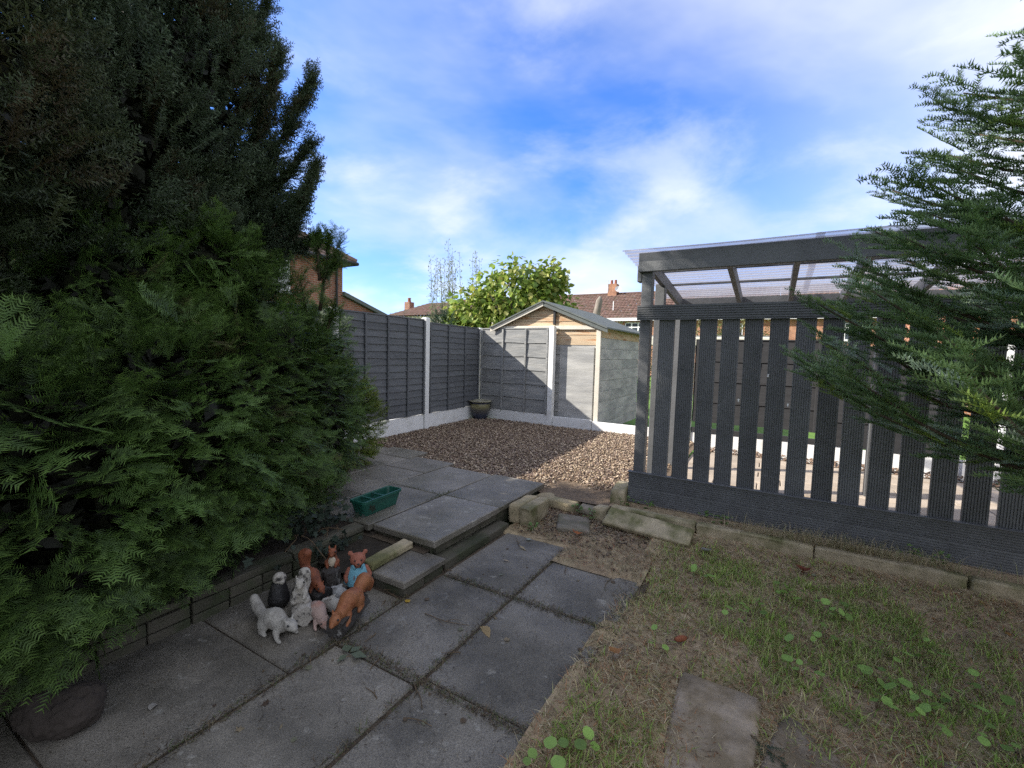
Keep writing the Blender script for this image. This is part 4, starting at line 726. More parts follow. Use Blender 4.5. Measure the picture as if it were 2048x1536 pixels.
for k, (x, y, hh, rr_, tx) in enumerate(((-13.5, 62, 6.8, 2.6, 'pale autumn tree far behind the bungalow chimney'), (-16.5, 60, 6.2, 2.4, 'pale autumn tree far behind the lean to roof'), (11.5, 27, 4.6, 1.6, 'yellow green tree seen through the screen slats'), (13.4, 26.5, 4.5, 1.5, 'yellow green tree beyond the garage roof'))):
    p_ = W(x, y); broadleaf('autumn_tree', tx, (p_.x, p_.y, -.1), [((p_.x, p_.y, hh*.62), (rr_, rr_, hh*.38), 1.0)], 1400, .22, [(.16, .17, .06), (.20, .19, .07), (.12, .14, .05)], LANCE, .14, .2, 'bark', 10)
# ivy on the retaining edge
iv = thing('ivy_plant', (-2.95, 2.15, .15), 'grey green ivy trailing over the low brick edge', 'ivy'); n = 150; pos = np.stack([rng.normal(-2.86, .10, n), rng.normal(2.10, .16, n), .22+np.abs(rng.normal(0, .10, n))], 1); pos[:, 2] = np.where(pos[:, 0] > -2.76, .10+.1*rng.random(n), pos[:, 2])
cols = np.array([(.035, .05, .035)])*rng.uniform(.6, 1.7, (n, 1)); fw = rng.normal(0, .6, (n, 3))+np.array([.5, -.3, -.2]); upv = np.array([[.6, -.4, .8]])+rng.normal(0, .4, (n, 3)); V, F, C = leafmesh(n, pos, fw, upv, rng.uniform(.035, .07, n), cols, IVY); o = npm('leaves', V-np.array(iv.location), F, 'leafcol', iv, C); o['kind'] = 'stuff'
P_ = []
for k in range(9):
    a = Vector((-2.95+random.uniform(-.1, .1), 2.15+random.uniform(-.2, .3), .2)); pts = [a]; d = Vector((random.uniform(.2, .5), random.uniform(-.3, .4), .25))
    for i in range(6): a = a+d*.09; d += Vector((random.uniform(-.2, .2), random.uniform(-.3, .2), -.17)); a.z = max(a.z, .03); pts.append(a.copy())
    P_.append((pts, [.0035]*7))
V, F = tubes(P_, 5); pyd('stem', [tuple(Vector(v)-iv.location) for v in V], F, 'twig', iv)
# ------------------------------------------------------------------ planter, pot, stone
def trough():
    t = thing('planter_trough', (-2.93, 2.76, .182), 'empty green plastic planter trough on the raised slabs', 'planter', rz=PI/2+.06); L_, w_, h_ = .46, .16, .135
    def ring(l, wd, z, r_=.03, n=5):
        P2 = []
        for cx_, cy_, a0 in ((l/2-r_, wd/2-r_, 0), (-l/2+r_, wd/2-r_, PI/2), (-l/2+r_, -wd/2+r_, PI), (l/2-r_, -wd/2+r_, 3*PI/2)):
            for i in range(n): a = a0+PI/2*i/(n-1); P2.append((cx_+r_*math.cos(a), cy_+r_*math.sin(a), z))
        return P2
    prof = [(-.055, -.045, 0), (0, 0, h_-.022), (.016, .016, h_-.022), (.018, .018, h_), (.002, .002, h_+.002), (-.008, -.008, h_-.004), (-.062, -.052, .012)]; V = []; m_ = 20
    for dl, dw, z in prof: V += ring(L_+dl, w_+dw, z)
    F = [(i*m_+k, i*m_+(k+1) % m_, (i+1)*m_+(k+1) % m_, (i+1)*m_+k) for i in range(len(prof)-1) for k in range(m_)]; F += [tuple(reversed(range(m_))), tuple(range(len(V)-m_, len(V)))]; pyd('tub', V, F, 'plasticgreen', t)
    for x in (-.10, .02): box('divider', -.012, .012, -.07, .07, 0, .012, 'plasticgreen', t, .002).location = (x, 0, h_-.012)
    me = boxmesh('soil', L_-.075, w_-.06, .02, .004); o = link('soil', me, 'bedsoil', t, (0, 0, .035))
trough()
pt = thing('plant_pot', (-5.38, 7.98, .14), 'glazed olive and dark blue plant pot in the fence corner', 'plant pot')
def pc(v): z = v[2]; return (.36, .34, .24) if z > .375 else (.035, .038, .06) if z > .33 else (.22, .20, .10) if z > .205 else (.10, .095, .085) if z > .18 else (.045, .052, .075)
lathe('vessel', [(0, 0), (.13, 0), (.15, .015), (.175, .10), (.195, .185), (.20, .20), (.207, .27), (.205, .325), (.20, .335), (.205, .365), (.245, .38), (.25, .395), (.235, .40), (.20, .385), (.195, .34), (.19, .335), (0, .345)], 'pot', pt, 36, None, pc)
n = 60; a = rng.uniform(0, 2*PI, n); r_ = .18*np.sqrt(rng.random(n)); V, F, C = leafmesh(n, np.stack([r_*np.cos(a), r_*np.sin(a), np.full(n, .35)], 1), rng.normal(0, .5, (n, 3))+np.array([0, 0, .15]), rng.normal(0, .3, (n, 3))+np.array([0, 0, 1]), rng.uniform(.03, .07, n), np.array([(.16, .13, .07)])*rng.uniform(.4, 1.5, (n, 1)), LANCE); o = npm('dead_leaves', V, F, 'leafcol', pt, C); o['kind'] = 'stuff'
# brown block at the foot of the yew
# ------------------------------------------------------------------ figurines
_ico = {}
def sculpt(name, prims, mt, parent, vox=.0055, sm=4):
    bm = bmesh.new()
    def sph(c, r):
        mt_ = Matrix.Translation(Vector(c)) @ Matrix.Diagonal((r[0], r[1], r[2], 1)) if not isinstance(r, (int, float)) else Matrix.Translation(Vector(c)) @ Matrix.Diagonal((r, r, r, 1)); bmesh.ops.create_icosphere(bm, subdivisions=2, radius=1, matrix=mt_)
    for p in prims:
        if p[0] == 's': sph(p[1], p[2])
        else:
            pts = [Vector(q) for q in p[1]]; rs = p[2]
            for i in range(len(pts)-1):
                n = max(2, int((pts[i+1]-pts[i]).length/(min(rs[i], rs[i+1])*.5)))
                for k in range(n+1): f = k/n; sph(pts[i].lerp(pts[i+1], f), rs[i]+(rs[i+1]-rs[i])*f)
    me = bpy.data.meshes.new(name); bm.to_mesh(me); bm.free(); o = bpy.data.objects.new(name, me); COL.objects.link(o)
    md = o.modifiers.new('r', 'REMESH'); md.mode = 'VOXEL'; md.voxel_size = vox; ms_ = o.modifiers.new('s', 'SMOOTH'); ms_.iterations = sm; ms_.factor = .5
    dg = bpy.context.evaluated_depsgraph_get(); m2_ = bpy.data.meshes.new_from_object(o.evaluated_get(dg)); bpy.data.objects.remove(o); m2_.name = name
    m2_.polygons.foreach_set('use_smooth', [True]*len(m2_.polygons)); m2_.materials.clear(); m2_.materials.append(M[mt]); return link(name, m2_, mt, parent)
def ball(name, c, r, mt, parent):
    bm = bmesh.new(); rr_ = r if not isinstance(r, (int, float)) else (r, r, r); bmesh.ops.create_icosphere(bm, subdivisions=2, radius=1, matrix=Matrix.Translation(Vector(c)) @ Matrix.Diagonal((*rr_, 1))); me = bpy.data.meshes.new(name); bm.to_mesh(me); bm.free()
    me.polygons.foreach_set('use_smooth', [True]*len(me.polygons)); return link(name, me, mt, parent)
def fig(name, x, y, head, label, cat='figurine', z=.0):
    p_ = W(x, y, z); return thing(name, p_, label, cat, 'weathered garden figurines on the patio', math.radians(head+30))
bo = sculpt('boulder', [('s', (0, 0, .07), (.15, .10, .09)), ('s', (.05, .02, .10), (.09, .08, .07)), ('s', (-.07, -.02, .09), (.08, .08, .08))], 'boulder', None, .012, 2); rough(bo, .012, 18, 1, 0); bo.location = (-2.42, .60, .0); bo.rotation_euler = (0, 0, .6); tag(bo, 'dark brown boulder under the hanging yew foliage', 'stone')
# local axes: +x forward, +y left; heading 0 = to the right, -90 = towards the house side
def logm(name, L_, r0, r1, mt, parent, loc, rot, seed=0):
    r = random.Random(seed); ns = 22; V, F = [], []; rows = 9
    ph = [r.uniform(.86, 1.14) for _ in range(ns)]
    for i in range(rows):
        for k in range(ns): rad = (r0+(r1-r0)*i/(rows-1))*ph[k]*r.uniform(.95, 1.05); V.append((rad*math.cos(2*PI*k/ns), rad*math.sin(2*PI*k/ns), L_*i/(rows-1)))
    for i in range(rows-1):
        for k in range(ns): F.append((i*ns+k, i*ns+(k+1) % ns, (i+1)*ns+(k+1) % ns, (i+1)*ns+k))
    F += [tuple(reversed(range(ns))), tuple(range((rows-1)*ns, rows*ns))]; o = pyd(name, V, F, mt, parent); o.location = loc; o.rotation_euler = rot; return o
def eyes(par, c, dy, r=.006):
    for s in (-1, 1): ball('eye', (c[0], c[1]+s*dy, c[2]), r, 'eye', par)
def crouch(f, mt, tail, s=1.0, headup=.0, belly=None):
    """squirrel or stoat stretched head-down on the ground or a log"""
    q = lambda *a: tuple(v*s for v in a)
    b_ = sculpt('body', [('c', [q(-.06, 0, .055), q(-.01, 0, .07), q(.05, 0, .055), q(.088, 0, .05+headup)], [.044*s, .050*s, .036*s, .026*s]), ('s', q(.112, 0, .050+headup), (.034*s, .028*s, .027*s)), ('s', q(.142, 0, .040+headup), .014*s), ('s', q(.098, .020, .080+headup), (.008*s, .006*s, .014*s)), ('s', q(.098, -.020, .080+headup), (.008*s, .006*s, .014*s)),
        ('c', [q(.045, .03, .035), q(.07, .042, .012), q(.095, .045, .008)], [.016*s, .011*s, .009*s]), ('c', [q(.045, -.03, .035), q(.07, -.042, .012), q(.095, -.045, .008)], [.016*s, .011*s, .009*s]), ('s', q(-.045, .038, .040), (.036*s, .018*s, .032*s)), ('s', q(-.045, -.038, .040), (.036*s, .018*s, .032*s)), ('c', [q(-.05, .045, .012), q(-.01, .048, .009)], [.012*s, .010*s]), ('c', [q(-.05, -.045, .012), q(-.01, -.048, .009)], [.012*s, .010*s])]
        + [('c', [tuple(v*s for v in p) for p in tail[0]], [v*s for v in tail[1]])], mt, f)
    eyes(b_, q(.124, 0, .062+headup), .0235*s, .0055*s); return b_
# 1 white stoat lying with raised muzzle
f = fig('stoat_figurine', -1.27, 2.385, -28, 'white weathered stoat figurine stretched on the slabs, tail raised'); crouch(f, 'whitefig', ([(-.085, 0, .05), (-.14, .02, .045), (-.19, .03, .06), (-.215, .03, .095)], [.024, .026, .028, .022]), 1.15, .022)
# 2 mottled squirrel on a log
f = fig('squirrel_figurine', -1.20, 2.53, -70, 'chipped white squirrel figurine sitting on a short cut log'); logm('log', .16, .052, .056, 'mottle', f, (-.06, 0, .056), (0, PI/2, .15), 2)
sculpt('body', [('c', [(-.01, 0, .12), (.0, 0, .17), (.02, 0, .205)], [.045, .038, .026]), ('s', (.035, 0, .225), (.032, .028, .028)), ('s', (.066, 0, .215), .013), ('s', (.02, .02, .256), (.008, .007, .013)), ('s', (.02, -.02, .256), (.008, .007, .013)), ('c', [(.025, .03, .17), (.06, .022, .145)], [.014, .010]), ('c', [(.025, -.03, .17), (.06, -.022, .145)], [.014, .010]), ('c', [(-.04, .0, .11), (-.08, .01, .17), (-.075, .015, .23)], [.03, .042, .036]), ('s', (.02, .035, .115), (.035, .02, .022)), ('s', (.02, -.035, .115), (.035, .02, .022))], 'mottle', f); eyes(f, (.050, 0, .235), .022)
# 3 mottled small head over dark body (hedgehog like)
f = fig('owl_figurine', -1.385, 2.64, -40, 'dark figurine with a pale mottled head beside the retaining edge'); sculpt('body', [('c', [(0, 0, .05), (0, 0, .13)], [.065, .045]), ('c', [(-.04, .03, .04), (-.07, .05, .02)], [.04, .03])], 'darkfig', f, .005)
sculpt('head', [('s', (.012, 0, .182), (.040, .040, .036)), ('s', (.05, 0, .168), .015)], 'mottle', f); eyes(f, (.044, 0, .190), .018)
# 4 red squirrel climbing over a dark log
f = fig('squirrel_figurine', -1.225, 2.745, -38, 'dull red squirrel figurine leaning over a black log'); logm('log', .22, .05, .055, 'darkfig', f, (-.07, -.05, .052), (0, PI/2, .25), 4)
o = crouch(f, 'redfur', ([(-.075, 0, .06), (-.11, 0, .10), (-.125, 0, .155), (-.10, 0, .185)], [.024, .036, .044, .030]), .95, .0); o.location = (.0, -.01, .085); o.rotation_euler = (0, .25, 0)
# 6 upright red squirrel on a black stump
f = fig('squirrel_figurine', -1.165, 2.90, -75, 'red squirrel figurine with cream chest upright behind a black stump'); logm('stump', .135, .062, .056, 'barkfig', f, (.055, .0, 0), (0, 0, 0), 6)
sculpt('body', [('c', [(-.035, 0, .05), (-.03, 0, .14), (-.02, 0, .19)], [.052, .044, .027]), ('s', (-.008, 0, .222), (.032, .030, .028)), ('s', (.022, 0, .212), .014), ('s', (-.02, .020, .255), (.008, .008, .014)), ('s', (-.02, -.020, .255), (.008, .008, .014)), ('c', [(-.005, .035, .16), (.035, .025, .14)], [.015, .010]), ('c', [(-.005, -.035, .16), (.035, -.025, .14)], [.015, .010]), ('c', [(-.08, 0, .03), (-.11, 0, .09), (-.09, 0, .14)], [.03, .036, .024])], 'redfur', f)
ball('chest', (.002, 0, .160), (.019, .026, .040), 'cream', f); eyes(f, (.012, 0, .232), .022)
# 7 bear in a turquoise dress
f = fig('bear_figurine', -.985, 2.875, -68, 'terracotta bear figurine in a turquoise sleeveless dress')
sculpt('body', [('s', (0, 0, .075), (.05, .055, .06)), ('c', [(0, 0, .12), (0, 0, .15)], [.035, .03]), ('s', (.006, 0, .198), (.046, .052, .046)), ('s', (.046, 0, .184), (.022, .024, .018)), ('s', (-.005, .047, .240), (.010, .018, .018)), ('s', (-.005, -.047, .240), (.010, .018, .018)), ('c', [(.0, .052, .135), (.015, .074, .095), (.03, .07, .07)], [.018, .016, .014]), ('c', [(.0, -.052, .135), (.015, -.074, .095), (.03, -.07, .07)], [.018, .016, .014]), ('c', [(.02, .03, .035), (.065, .036, .020)], [.024, .022]), ('c', [(.02, -.03, .035), (.065, -.036, .020)], [.024, .022])], 'bear', f)
dr = lathe('dress', [(.080, .045), (.082, .050), (.066, .10), (.053, .135), (.045, .150), (.036, .150)], 'dress', f, 28)
for v in dr.data.vertices: 
    a = math.atan2(v.co.y, v.co.x); k = 1+(.07*math.sin(a*7) if v.co.z < .07 else 0); v.co.x *= k*.93; v.co.y *= k*1.02
for s in (-1, 1): V, F = tubes([([(.040, s*.020, .146), (.030, s*.030, .166), (-.01, s*.034, .170), (-.035, s*.025, .146)], [.007]*4)], 7); pyd('strap', V, F, 'dress', f, True)
V, F = tubes([([(.066, -.026, .088), (.060, -.026, .112)], [.003, .003]), ([(.070, -.010, .086), (.064, -.006, .112), (.071, -.001, .086)], [.003]*3), ([(.071, .012, .090), (.070, .016, .086), (.068, .022, .092), (.064, .022, .106), (.064, .016, .112), (.066, .011, .106), (.071, .012, .090)], [.003]*7)], 5); pyd('lettering', V, F, 'letter', f)
eyes(f, (.046, 0, .206), .020); ball('nose', (.066, 0, .190), (.006, .009, .006), 'eye', f)
# 8 orange squirrel on a dark log
f = fig('squirrel_figurine', -.895, 2.475, -103, 'bright orange squirrel figurine head down on a dark bark log'); logm('log', .27, .060, .050, 'barkfig', f, (.135, .0, .052), (0, -PI/2+.10, 0), 9)
o = crouch(f, 'orange', ([(-.08, 0, .055), (-.115, 0, .075), (-.150, 0, .080), (-.180, 0, .045), (-.185, 0, .01)], [.026, .036, .042, .036, .022]), 1.12, .0); o.location = (.0, 0, .072); o.rotation_euler = (0, .16, 0)
# 9 pinkish stoat
f = fig('stoat_figurine', -1.085, 2.50, -48, 'faded pink stoat figurine with arched back behind the orange squirrel'); crouch(f, 'pinkfig', ([(-.07, 0, .05), (-.09, 0, .03), (-.10, 0, .015)], [.028, .022, .015]), .95, -.012)
# 10 grey rabbits
for (x, y, hd, tx, m_) in ((-1.045, 2.715, 150, 'grey rabbit figurine crouching in front of the bear', 'greyfig'), (-1.035, 2.59, 165, 'pale grey rabbit figurine beside the orange squirrel', 'whitefig'), (-1.14, 2.72, -60, 'small brownish mouse figurine in the middle of the group', 'pinkfig')):
    f = fig('rabbit_figurine' if 'rabbit' in tx else 'mouse_figurine', x, y, hd, tx); k = 1 if 'rabbit' in tx else .8
    sculpt('body', [('s', (-.01*k, 0, .045*k), (.060*k, .042*k, .045*k)), ('s', (.05*k, 0, .055*k), (.030*k, .026*k, .027*k)), ('c', [(.04*k, .014*k, .075*k), (.0, .020*k, .098*k)], [.008*k, .007*k]), ('c', [(.04*k, -.014*k, .075*k), (.0, -.020*k, .098*k)], [.008*k, .007*k]), ('s', (-.07*k, 0, .04*k), .016*k), ('c', [(.03*k, .02*k, .015*k), (.06*k, .02*k, .008*k)], [.012*k, .009*k]), ('c', [(.03*k, -.02*k, .015*k), (.06*k, -.02*k, .008*k)], [.012*k, .009*k])], m_, f); eyes(f, (.062*k, 0, .064*k), .021*k, .005)
# ------------------------------------------------------------------ weeds, grass, litter
def soilh(x, y): return soilz(x, y)
def blades(n, x, y, z, L0, L1, wd, lean, pal, name, label, cat):
    a = rng.uniform(0, 2*PI, n); ln = rng.uniform(L0, L1, n); le = rng.uniform(*lean, n); d = np.stack([np.cos(a), np.sin(a), np.zeros(n)], 1); sd = np.stack([-np.sin(a), np.cos(a), np.zeros(n)], 1)*wd; p = np.stack([x, y, z], 1)
    mid = p + d*(ln*le*.4)[:, None] + np.array([0, 0, 1.])*(ln*np.sqrt(np.clip(1-le**2, .02, 1))*.6)[:, None]; tip = p + d*(ln*le)[:, None] + np.array([0, 0, 1.])*(ln*np.sqrt(np.clip(1-le**2, .0, 1))*.75+.004)[:, None]
    V = np.stack([p-sd, p+sd, mid+sd*.8, mid-sd*.8, tip], 1).reshape(-1, 3); i = 5*np.arange(n)[:, None]; F = np.concatenate([i+np.array([[0, 1, 2]]), i+np.array([[0, 2, 3]]), i+np.array([[3, 2, 4]])]); pal = np.array(pal); c = pal[rng.integers(0, len(pal), n)]*rng.uniform(.65, 1.35, (n, 1)); o = npm(name, V, F, 'leafcol', None, np.repeat(c, 5, 0)); tag(o, label, cat, kind='stuff'); return o
def dens(x, y):
    return np.exp(-(((x-.35)/.75)**2+((y-3.2)/.55)**2)) + .8*np.exp(-(((x-.75)/.6)**2+((y-2.7)/.45)**2)) + .45*np.exp(-(((x+.55)/.25)**2+((y-1.65)/.3)**2)) + .35*np.exp(-(((x+.1)/.5)**2+((y-3.6)/.25)**2))
n = 105000; x = rng.uniform(-.72, 3.2, n); y = rng.uniform(.8, 4.1, n); k = rng.random(n) < 1.9*dens(x, y)*(.18+.82*(bumps(x, y, 10, 31) > .02)); x, y = x[k], y[k]
blades(len(x), x, y, soilh(x, y), .02, .085, .0023, (.4, .97), [(.25, .38, .07), (.33, .45, .10), (.19, .29, .055), (.40, .42, .16), (.40, .34, .17)], 'grass', 'patchy green grass growing in the soil bed', 'grass')
n = 76000; x = rng.uniform(-.80, 3.2, n); y = rng.uniform(.7, 4.1, n); k = rng.random(n) < .35+.65*np.clip(bumps(x, y, 5, 33)*2+.5, 0, 1); x, y = x[k], y[k]
blades(len(x), x, y, soilh(x, y)+.002, .015, .075, .0019, (.90, 1.0), [(.50, .41, .25), (.40, .29, .16), (.24, .165, .095), (.60, .52, .35), (.38, .36, .17), (.42, .22, .11), (.32, .33, .14)], 'dry_clippings', 'brown dry grass clippings and needles covering the soil', 'clippings')
n = 5000; x = rng.uniform(.9, 3.0, n); y = rng.uniform(2.0, 4.05, n)
blades(n, x, y, soilh(x, y)+.002, .02, .05, .0014, (.95, 1.0), [(.32, .15, .08), (.25, .11, .06), (.38, .2, .11)], 'fallen_needles', 'reddish brown fallen needles under the fir tree', 'needles')
n = 1100; x = rng.normal(.55, .42, n); y = 4.19+rng.uniform(-.03, .08, n)
blades(n, x, y, np.full(n, .13), .08, .20, .0016, (.5, .99), [(.46, .39, .25), (.38, .31, .18), (.30, .30, .15)], 'straw_grass', 'straw coloured dead grass hanging over the kerb', 'grass')
n = 5200; t_ = rng.random(n); wch = rng.integers(0, 5, n); x = np.select([wch == 0, wch == 1, wch == 2, wch == 3], [-1.37+rng.normal(0, .02, n), -1.94+rng.normal(0, .02, n), -1.9+1.2*t_, -.72+rng.normal(0, .05, n)], -1.9+1.2*t_); y = np.select([wch == 0, wch == 1, wch == 2, wch == 3], [.6+2.7*t_, .4+1.7*t_, 2.45+rng.normal(0, .02, n), .8+2.3*t_], 1.57+rng.normal(0, .02, n))
blades(n, x, y, np.full(n, .002), .012, .05, .0013, (.92, 1.0), [(.16, .11, .06), (.09, .06, .035), (.22, .18, .11), (.05, .04, .03), (.10, .13, .04)], 'joint_litter', 'dry litter and moss caught in the slab joints', 'litter')
n = 900; x = rng.uniform(-2.6, -.75, n); y = rng.uniform(.5, 3.3, n)
blades(n, x, y, np.full(n, .002), .012, .045, .0011, (.96, 1.0), [(.06, .045, .03), (.14, .10, .06), (.25, .21, .14)], 'patio_litter', 'scattered needles and straw over the dark slabs', 'litter')
n = 500; x = rng.uniform(-4.2, -2.1, n); y = rng.uniform(2.6, 4.3, n)
blades(n, x, y, np.full(n, .183), .01, .035, .0011, (.96, 1.0), [(.07, .05, .03), (.16, .12, .08)], 'terrace_litter', 'scattered needles over the raised slabs', 'litter')
n = 260; x = np.concatenate([rng.normal(-2.71, .015, 130), rng.normal(-3.0, .3, 130)]); y = np.concatenate([rng.normal(3.4, .10, 130), rng.normal(3.40, .012, 130)])
blades(n, x, y, np.full(n, .178), .01, .035, .0014, (.2, .8), [(.06, .09, .03), (.10, .12, .05)], 'joint_moss', 'moss tufts in the joints of the raised slabs', 'moss')
blades(GL[0], GL[1], GL[2], gravz(GL[1], GL[2])+.022, .02, .06, .007, (.92, 1.0), [(.10, .065, .045), (.20, .12, .07), (.15, .10, .08), (.30, .22, .14)], 'gravel_litter', 'dead leaves scattered over the gravel', 'litter')
n = 6000; x = rng.uniform(-1.95, -.70, n); y = rng.uniform(3.08, 4.45, n); k = (x > -1.37) | (y > 3.38); x, y = x[k], y[k]
blades(len(x), x, y, np.full(len(x), .016), .015, .07, .0018, (.90, 1.0), [(.30, .23, .14), (.22, .15, .09), (.13, .09, .055), (.40, .34, .22), (.20, .20, .09), (.30, .13, .07)], 'rubble_litter', 'dead stalks and litter between the blocks and the kerb', 'litter')
n = 3000; x = rng.uniform(-.66, 1.05, n); y = rng.uniform(1.55, 2.45, n)
blades(n, x, y, np.full(n, .017), .012, .06, .0016, (.95, 1.0), [(.40, .32, .19), (.28, .19, .11), (.20, .135, .075), (.48, .41, .27), (.34, .17, .08)], 'flag_litter', 'dry stalks strewn over the sunken flagstones', 'litter')
n = 5200; qx = rng.uniform(-.74, 3.0, n); qy = rng.uniform(1.0, 4.1, n); tag(pebbles(qx, qy, soilz(qx, qy)+.002, .003, .011, .6, [(.16, .115, .075), (.10, .07, .045), (.24, .18, .12)], 'soil_crumbs'), 'loose crumbs of soil scattered over the weedy bed', 'soil', kind='stuff')
# round leaved weeds: each plant a thing of its own
wspots = [(.15, 3.42, 6), (.30, 3.38, 5), (.45, 3.30, 5), (-.02, 3.05, 5), (-.12, 2.90, 4), (.75, 3.25, 5), (.80, 3.05, 6), (.62, 3.0, 4), (.55, 2.72, 7), (.68, 2.62, 6), (.82, 2.70, 5), (.50, 2.52, 6), (.66, 2.46, 5), (.88, 2.50, 5), (-.35, 3.3, 4), (-.5, 3.0, 3), (-.42, 2.42, 4), (.20, 2.58, 4), (.95, 2.85, 5), (1.1, 2.7, 4), (-.58, 1.6, 5), (-.66, 1.42, 5), (.35, 3.0, 4), (.22, 2.85, 3)]
for i, (x0, y0, nl) in enumerate(wspots):
    z0 = float(soilz(np.array(x0), np.array(y0))); t = thing('weed_plant', (x0, y0, z0), 'small round leaved green weed growing in the soil bed', 'weed', 'round leaved weeds in the soil bed', random.uniform(0, 6)); n = nl; P_ = []; pos = []
    for k in range(n):
        a = 2*PI*k/n+random.uniform(-.4, .4); r0 = random.uniform(.02, .075); zz_ = random.uniform(.045, .085); tip = Vector((r0*math.cos(a), r0*math.sin(a), zz_)); P_.append(([Vector((0, 0, -.004)), tip*.6+Vector((0, 0, .012)), tip], [.0015]*3)); pos.append(tip)
    pos = np.array(pos); fw = pos*np.array([1, 1, 0])+rng.normal(0, .01, (n, 3)); V, F, C = leafmesh(n, pos-fw*.2, fw, np.array([[0, 0, 1.]])+rng.normal(0, .45, (n, 3)), rng.uniform(.030, .058, n), np.array([(.29, .46, .11)])*rng.uniform(.5, 1.2, (n, 1)), ROUND); npm('leaves', V, F, 'leafcol', t, C); V, F = tubes(P_, 4); pyd('stem', V, F, 'leafcol' if False else 'twig', t)
# small leafy sprigs along the kerb
for i, (x0, y0, z0) in enumerate(((-1.15, 4.30, .12), (-.95, 4.32, .12), (-.42, 4.30, .12), (-.30, 4.31, .12), (.98, 4.33, .13), (1.12, 4.31, .13), (-1.42, 4.0, .03), (-1.75, 3.47, .02), (-1.55, 4.05, .04))):
    t = thing('kerb_weed', (x0, y0, z0), 'little leafy weed sprouting along the kerb and stones', 'weed', 'leafy weeds along the kerb'); n = 14; pos = np.stack([rng.normal(0, .03, n), rng.normal(0, .02, n), rng.uniform(.005, .09, n)], 1)
    V, F, C = leafmesh(n, pos, rng.normal(0, 1, (n, 3))*np.array([1, 1, .3]), np.array([[0, -.3, 1.]])+rng.normal(0, .3, (n, 3)), rng.uniform(.018, .04, n), np.array([(.13, .22, .06)])*rng.uniform(.6, 1.4, (n, 1)), IVY); npm('leaves', V, F, 'leafcol', t, C)
    V, F = tubes([([Vector((0, 0, -.01)), Vector((random.uniform(-.02, .02), 0, .05)), Vector((random.uniform(-.04, .04), 0, .09))], [.0016]*3), ([Vector((0, 0, .01)), Vector((.03, .01, .05))], [.0014]*2)], 4); pyd('stem', V, F, 'twig', t)
# fallen leaves and twigs
def leaf_obj(name, x, y, z, s, c, label, shape, rz, curl=.0, group=None, nm='leafcol'):
    V = shape[0].copy(); V[:, 0] -= .5; V[:, 2] += curl*(V[:, 0]**2)*2+.5*curl*np.abs(V[:, 1]); V = V*s; V[:, 2] -= V[:, 2].min(); o = npm(name, V, shape[1], nm, None, np.tile(np.array(c), (len(V), 1))); o.location = (x, y, z); o.rotation_euler = (0, 0, rz); tag(o, label, 'leaf', group); return o
BAN = (np.array([(t_*1.0, .16*math.sin(t_*PI)*s+.10*math.sin(t_*PI), .0+.16*math.sin(t_*PI)*(s+1)/2) for t_ in np.linspace(0, 1, 7) for s in (-1, 0, 1)]), np.array([f for i in range(6) for k in range(2) for f in ((i*3+k, i*3+3+k, i*3+4+k), (i*3+k, i*3+4+k, i*3+1+k))]))
leaf_obj('fallen_leaf', -1.32, 2.05, .002, .12, (.42, .31, .16), 'curled tan leaf lying on the joint of the dark slabs', BAN, -.5)
sp_ = thing('leaf_sprig', (-1.80, 1.51, .004), 'fallen sprig of four grey green leaves on the dark slabs', 'leaf')
for k, (a, s_) in enumerate(((.4, .09), (1.5, .075), (2.6, .085), (-1.6, .06))):
    V = LANCE[0].copy(); V[:, 1] *= 2.0; V[:, 0] += .15; V *= s_; V[:, 2] += .012; o = npm('leaf', V, LANCE[1], 'leafcol', sp_, np.tile(np.array((.14, .17, .11)), (4, 1))); o.rotation_euler = (0, 0, a)
V, F = tubes([([(0, 0, .004), (.02, .0, .006), (-.03, -.05, .003)], [.002]*3)], 5); pyd('stem', V, F, 'twig', sp_)
leaf_obj('fallen_leaf', -1.90, 2.05, .004, .035, (.55, .36, .05), 'tiny yellow leaf on the slabs near the low step', ROUND, 1.0, .2)
leaf_obj('fallen_leaf', -1.70, 3.30, .004, .055, (.40, .44, .38), 'pale silvery leaf beside the buff blocks', HEART, 2.0, .15)
leaf_obj('fallen_leaf', -1.66, 3.12, .004, .09, (.42, .34, .20), 'split straw coloured leaf on the upper slab of the patio', LANCE, -.4, .1)
leaf_obj('fallen_leaf', -1.66, 2.86, .004, .06, (.45, .36, .24), 'narrow tan leaf in the middle of a dark slab', LANCE, .3, .1)
leaf_obj('fallen_leaf', -1.58, 2.66, .004, .05, (.25, .27, .2), 'narrow grey leaf beside the slab joint', LANCE, 1.2, .1)
leaf_obj('fallen_leaf', .28, 3.82, .055, .10, (.20, .06, .035), 'dark red curled leaf among the grass by the kerb', HEART, .6, .5)
leaf_obj('fallen_leaf', -.38, 3.80, .05, .09, (.26, .25, .23), 'large grey dead leaf at the foot of the kerb', HEART, 2.2, .3)
leaf_obj('fallen_leaf', -1.37, 3.58, .04, .08, (.42, .14, .04), 'orange dead fern frond in the dirt by the blocks', IVY, .4, .4)
leaf_obj('fallen_leaf', -.62, 2.22, .04, .07, (.36, .18, .07), 'tan curled leaf on the sunken flagstone', HEART, .9, .5)
leaf_obj('fallen_leaf', -2.24, .84, .004, .035, (.36, .34, .31), 'pale crumpled scrap on the dark slabs by the yew', ROUND, .2, 1.2)
ck = ball('fir_cone', (0, 0, 0), (.045, .017, .017), 'redfur', None); ck.location = (-.35, 2.53, .04); ck.rotation_euler = (0, .1, .9); tag(ck, 'small reddish brown cone lying in the weedy soil', 'cone')
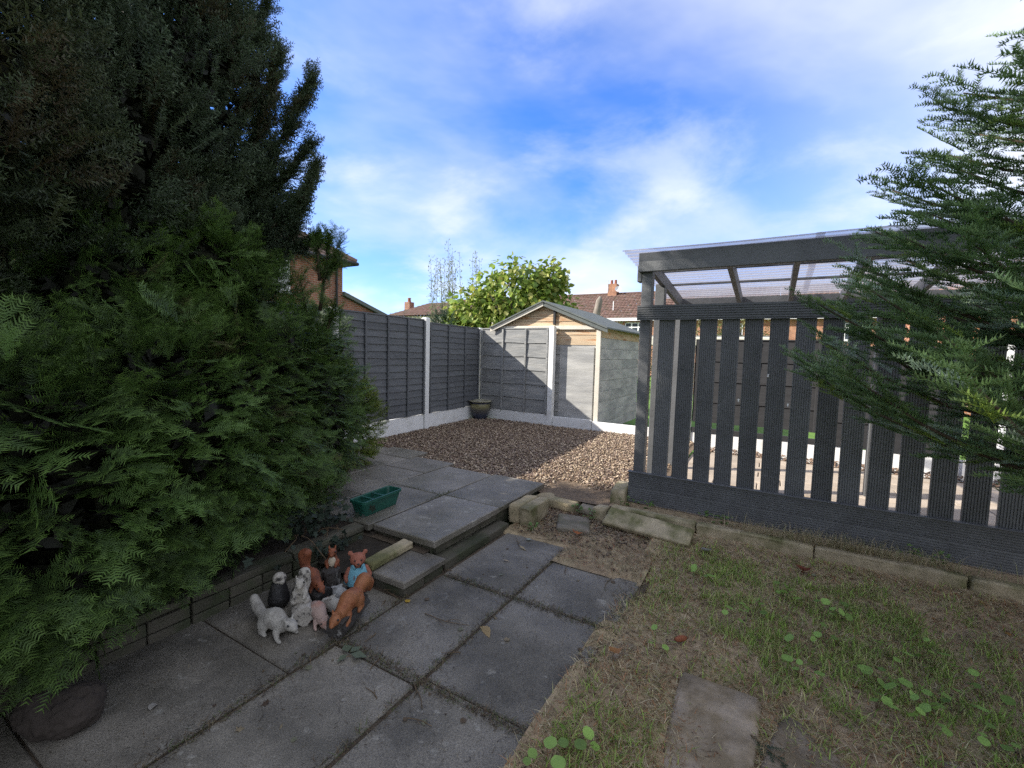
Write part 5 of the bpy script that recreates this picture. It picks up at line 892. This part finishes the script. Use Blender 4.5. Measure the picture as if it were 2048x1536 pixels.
for i in range(46):
    x0, y0 = random.uniform(-2.3, -.75), random.uniform(.9, 3.2); c = random.choice([(.30, .24, .15), (.14, .10, .06), (.2, .2, .13), (.10, .07, .05)]); leaf_obj('leaf_scrap', x0, y0, .002, random.uniform(.012, .035), c, 'little dry leaf scrap on the dark patio slabs', random.choice((LANCE, ROUND, IVY)), random.uniform(0, 6), .3, 'leaf scraps on the patio')
for i in range(60):
    x0, y0 = random.uniform(-.7, 2.2), random.uniform(1.3, 4.0); c = random.choice([(.36, .28, .16), (.24, .12, .06), (.34, .18, .06), (.28, .30, .2), (.16, .10, .06)]); leaf_obj('dead_leaf', x0, y0, float(soilz(np.array(x0), np.array(y0)))+.006, random.uniform(.015, .045), c, 'little dead leaf among the clippings of the soil bed', random.choice((LANCE, ROUND, IVY)), random.uniform(0, 6), .4, 'dead leaves in the soil bed')
def twig(x0, y0, z, Ln, rz, label, branches=2, group=None):
    pts = [Vector((Ln*s, .04*Ln*math.sin(s*5+x0*9), .003)) for s in np.linspace(-.5, .5, 7)]; P_ = [(pts, [.0028-.0002*i for i in range(7)])]
    for k in range(branches):
        a = pts[2+k]; P_.append(([a, a+Vector((.12*Ln, (.10 if k % 2 else -.10)*Ln, .004)), a+Vector((.25*Ln, (.14 if k % 2 else -.16)*Ln, .002))], [.0018, .0015, .001]))
    V, F = tubes(P_, 5); o = pyd('twig', V, F, 'twig', None); o.location = (x0, y0, z); o.rotation_euler = (0, 0, rz); tag(o, label, 'twig', group)
twig(-1.57, 2.02, .002, .30, .15, 'long dark twig on the slab beside the curled tan leaf')
for i in range(14): twig(random.uniform(-2.1, -.8), random.uniform(1.1, 3.2), .002, random.uniform(.06, .16), random.uniform(0, 6), 'short thin twig lying on the dark patio slabs', 1, 'twigs on the patio')
twig(-1.55, 3.35, .02, .22, .3, 'twig in the dirt in front of the buff blocks'); twig(-1.75, 3.2, .004, .18, 2.3, 'twig beside the slab joint near the blocks')
for (x0, y0, rz, tx) in ((.01, 2.03, -.6, 'dark green fir twig fallen on the sunken flagstones'), (.92, 2.52, -.5, 'bluish fir twig fallen at the edge of the soil bed')):
    t = thing('fir_twig', (x0, y0, .03), tx, 'twig', rz=rz); T, tp_ = FIR[0]; V = T.reshape(-1, 3)*.16; V[:, 2] = np.abs(V[:, 2])*.5; npm('needles', V, np.arange(len(V)).reshape(-1, 3), 'needle', t, np.tile(np.array((.03, .06, .03)), (len(V), 1)))
    V, F = tubes([([(0, 0, .003), (.15, 0, .004)], [.003, .002])], 5); pyd('stem', V, F, 'twig', t)
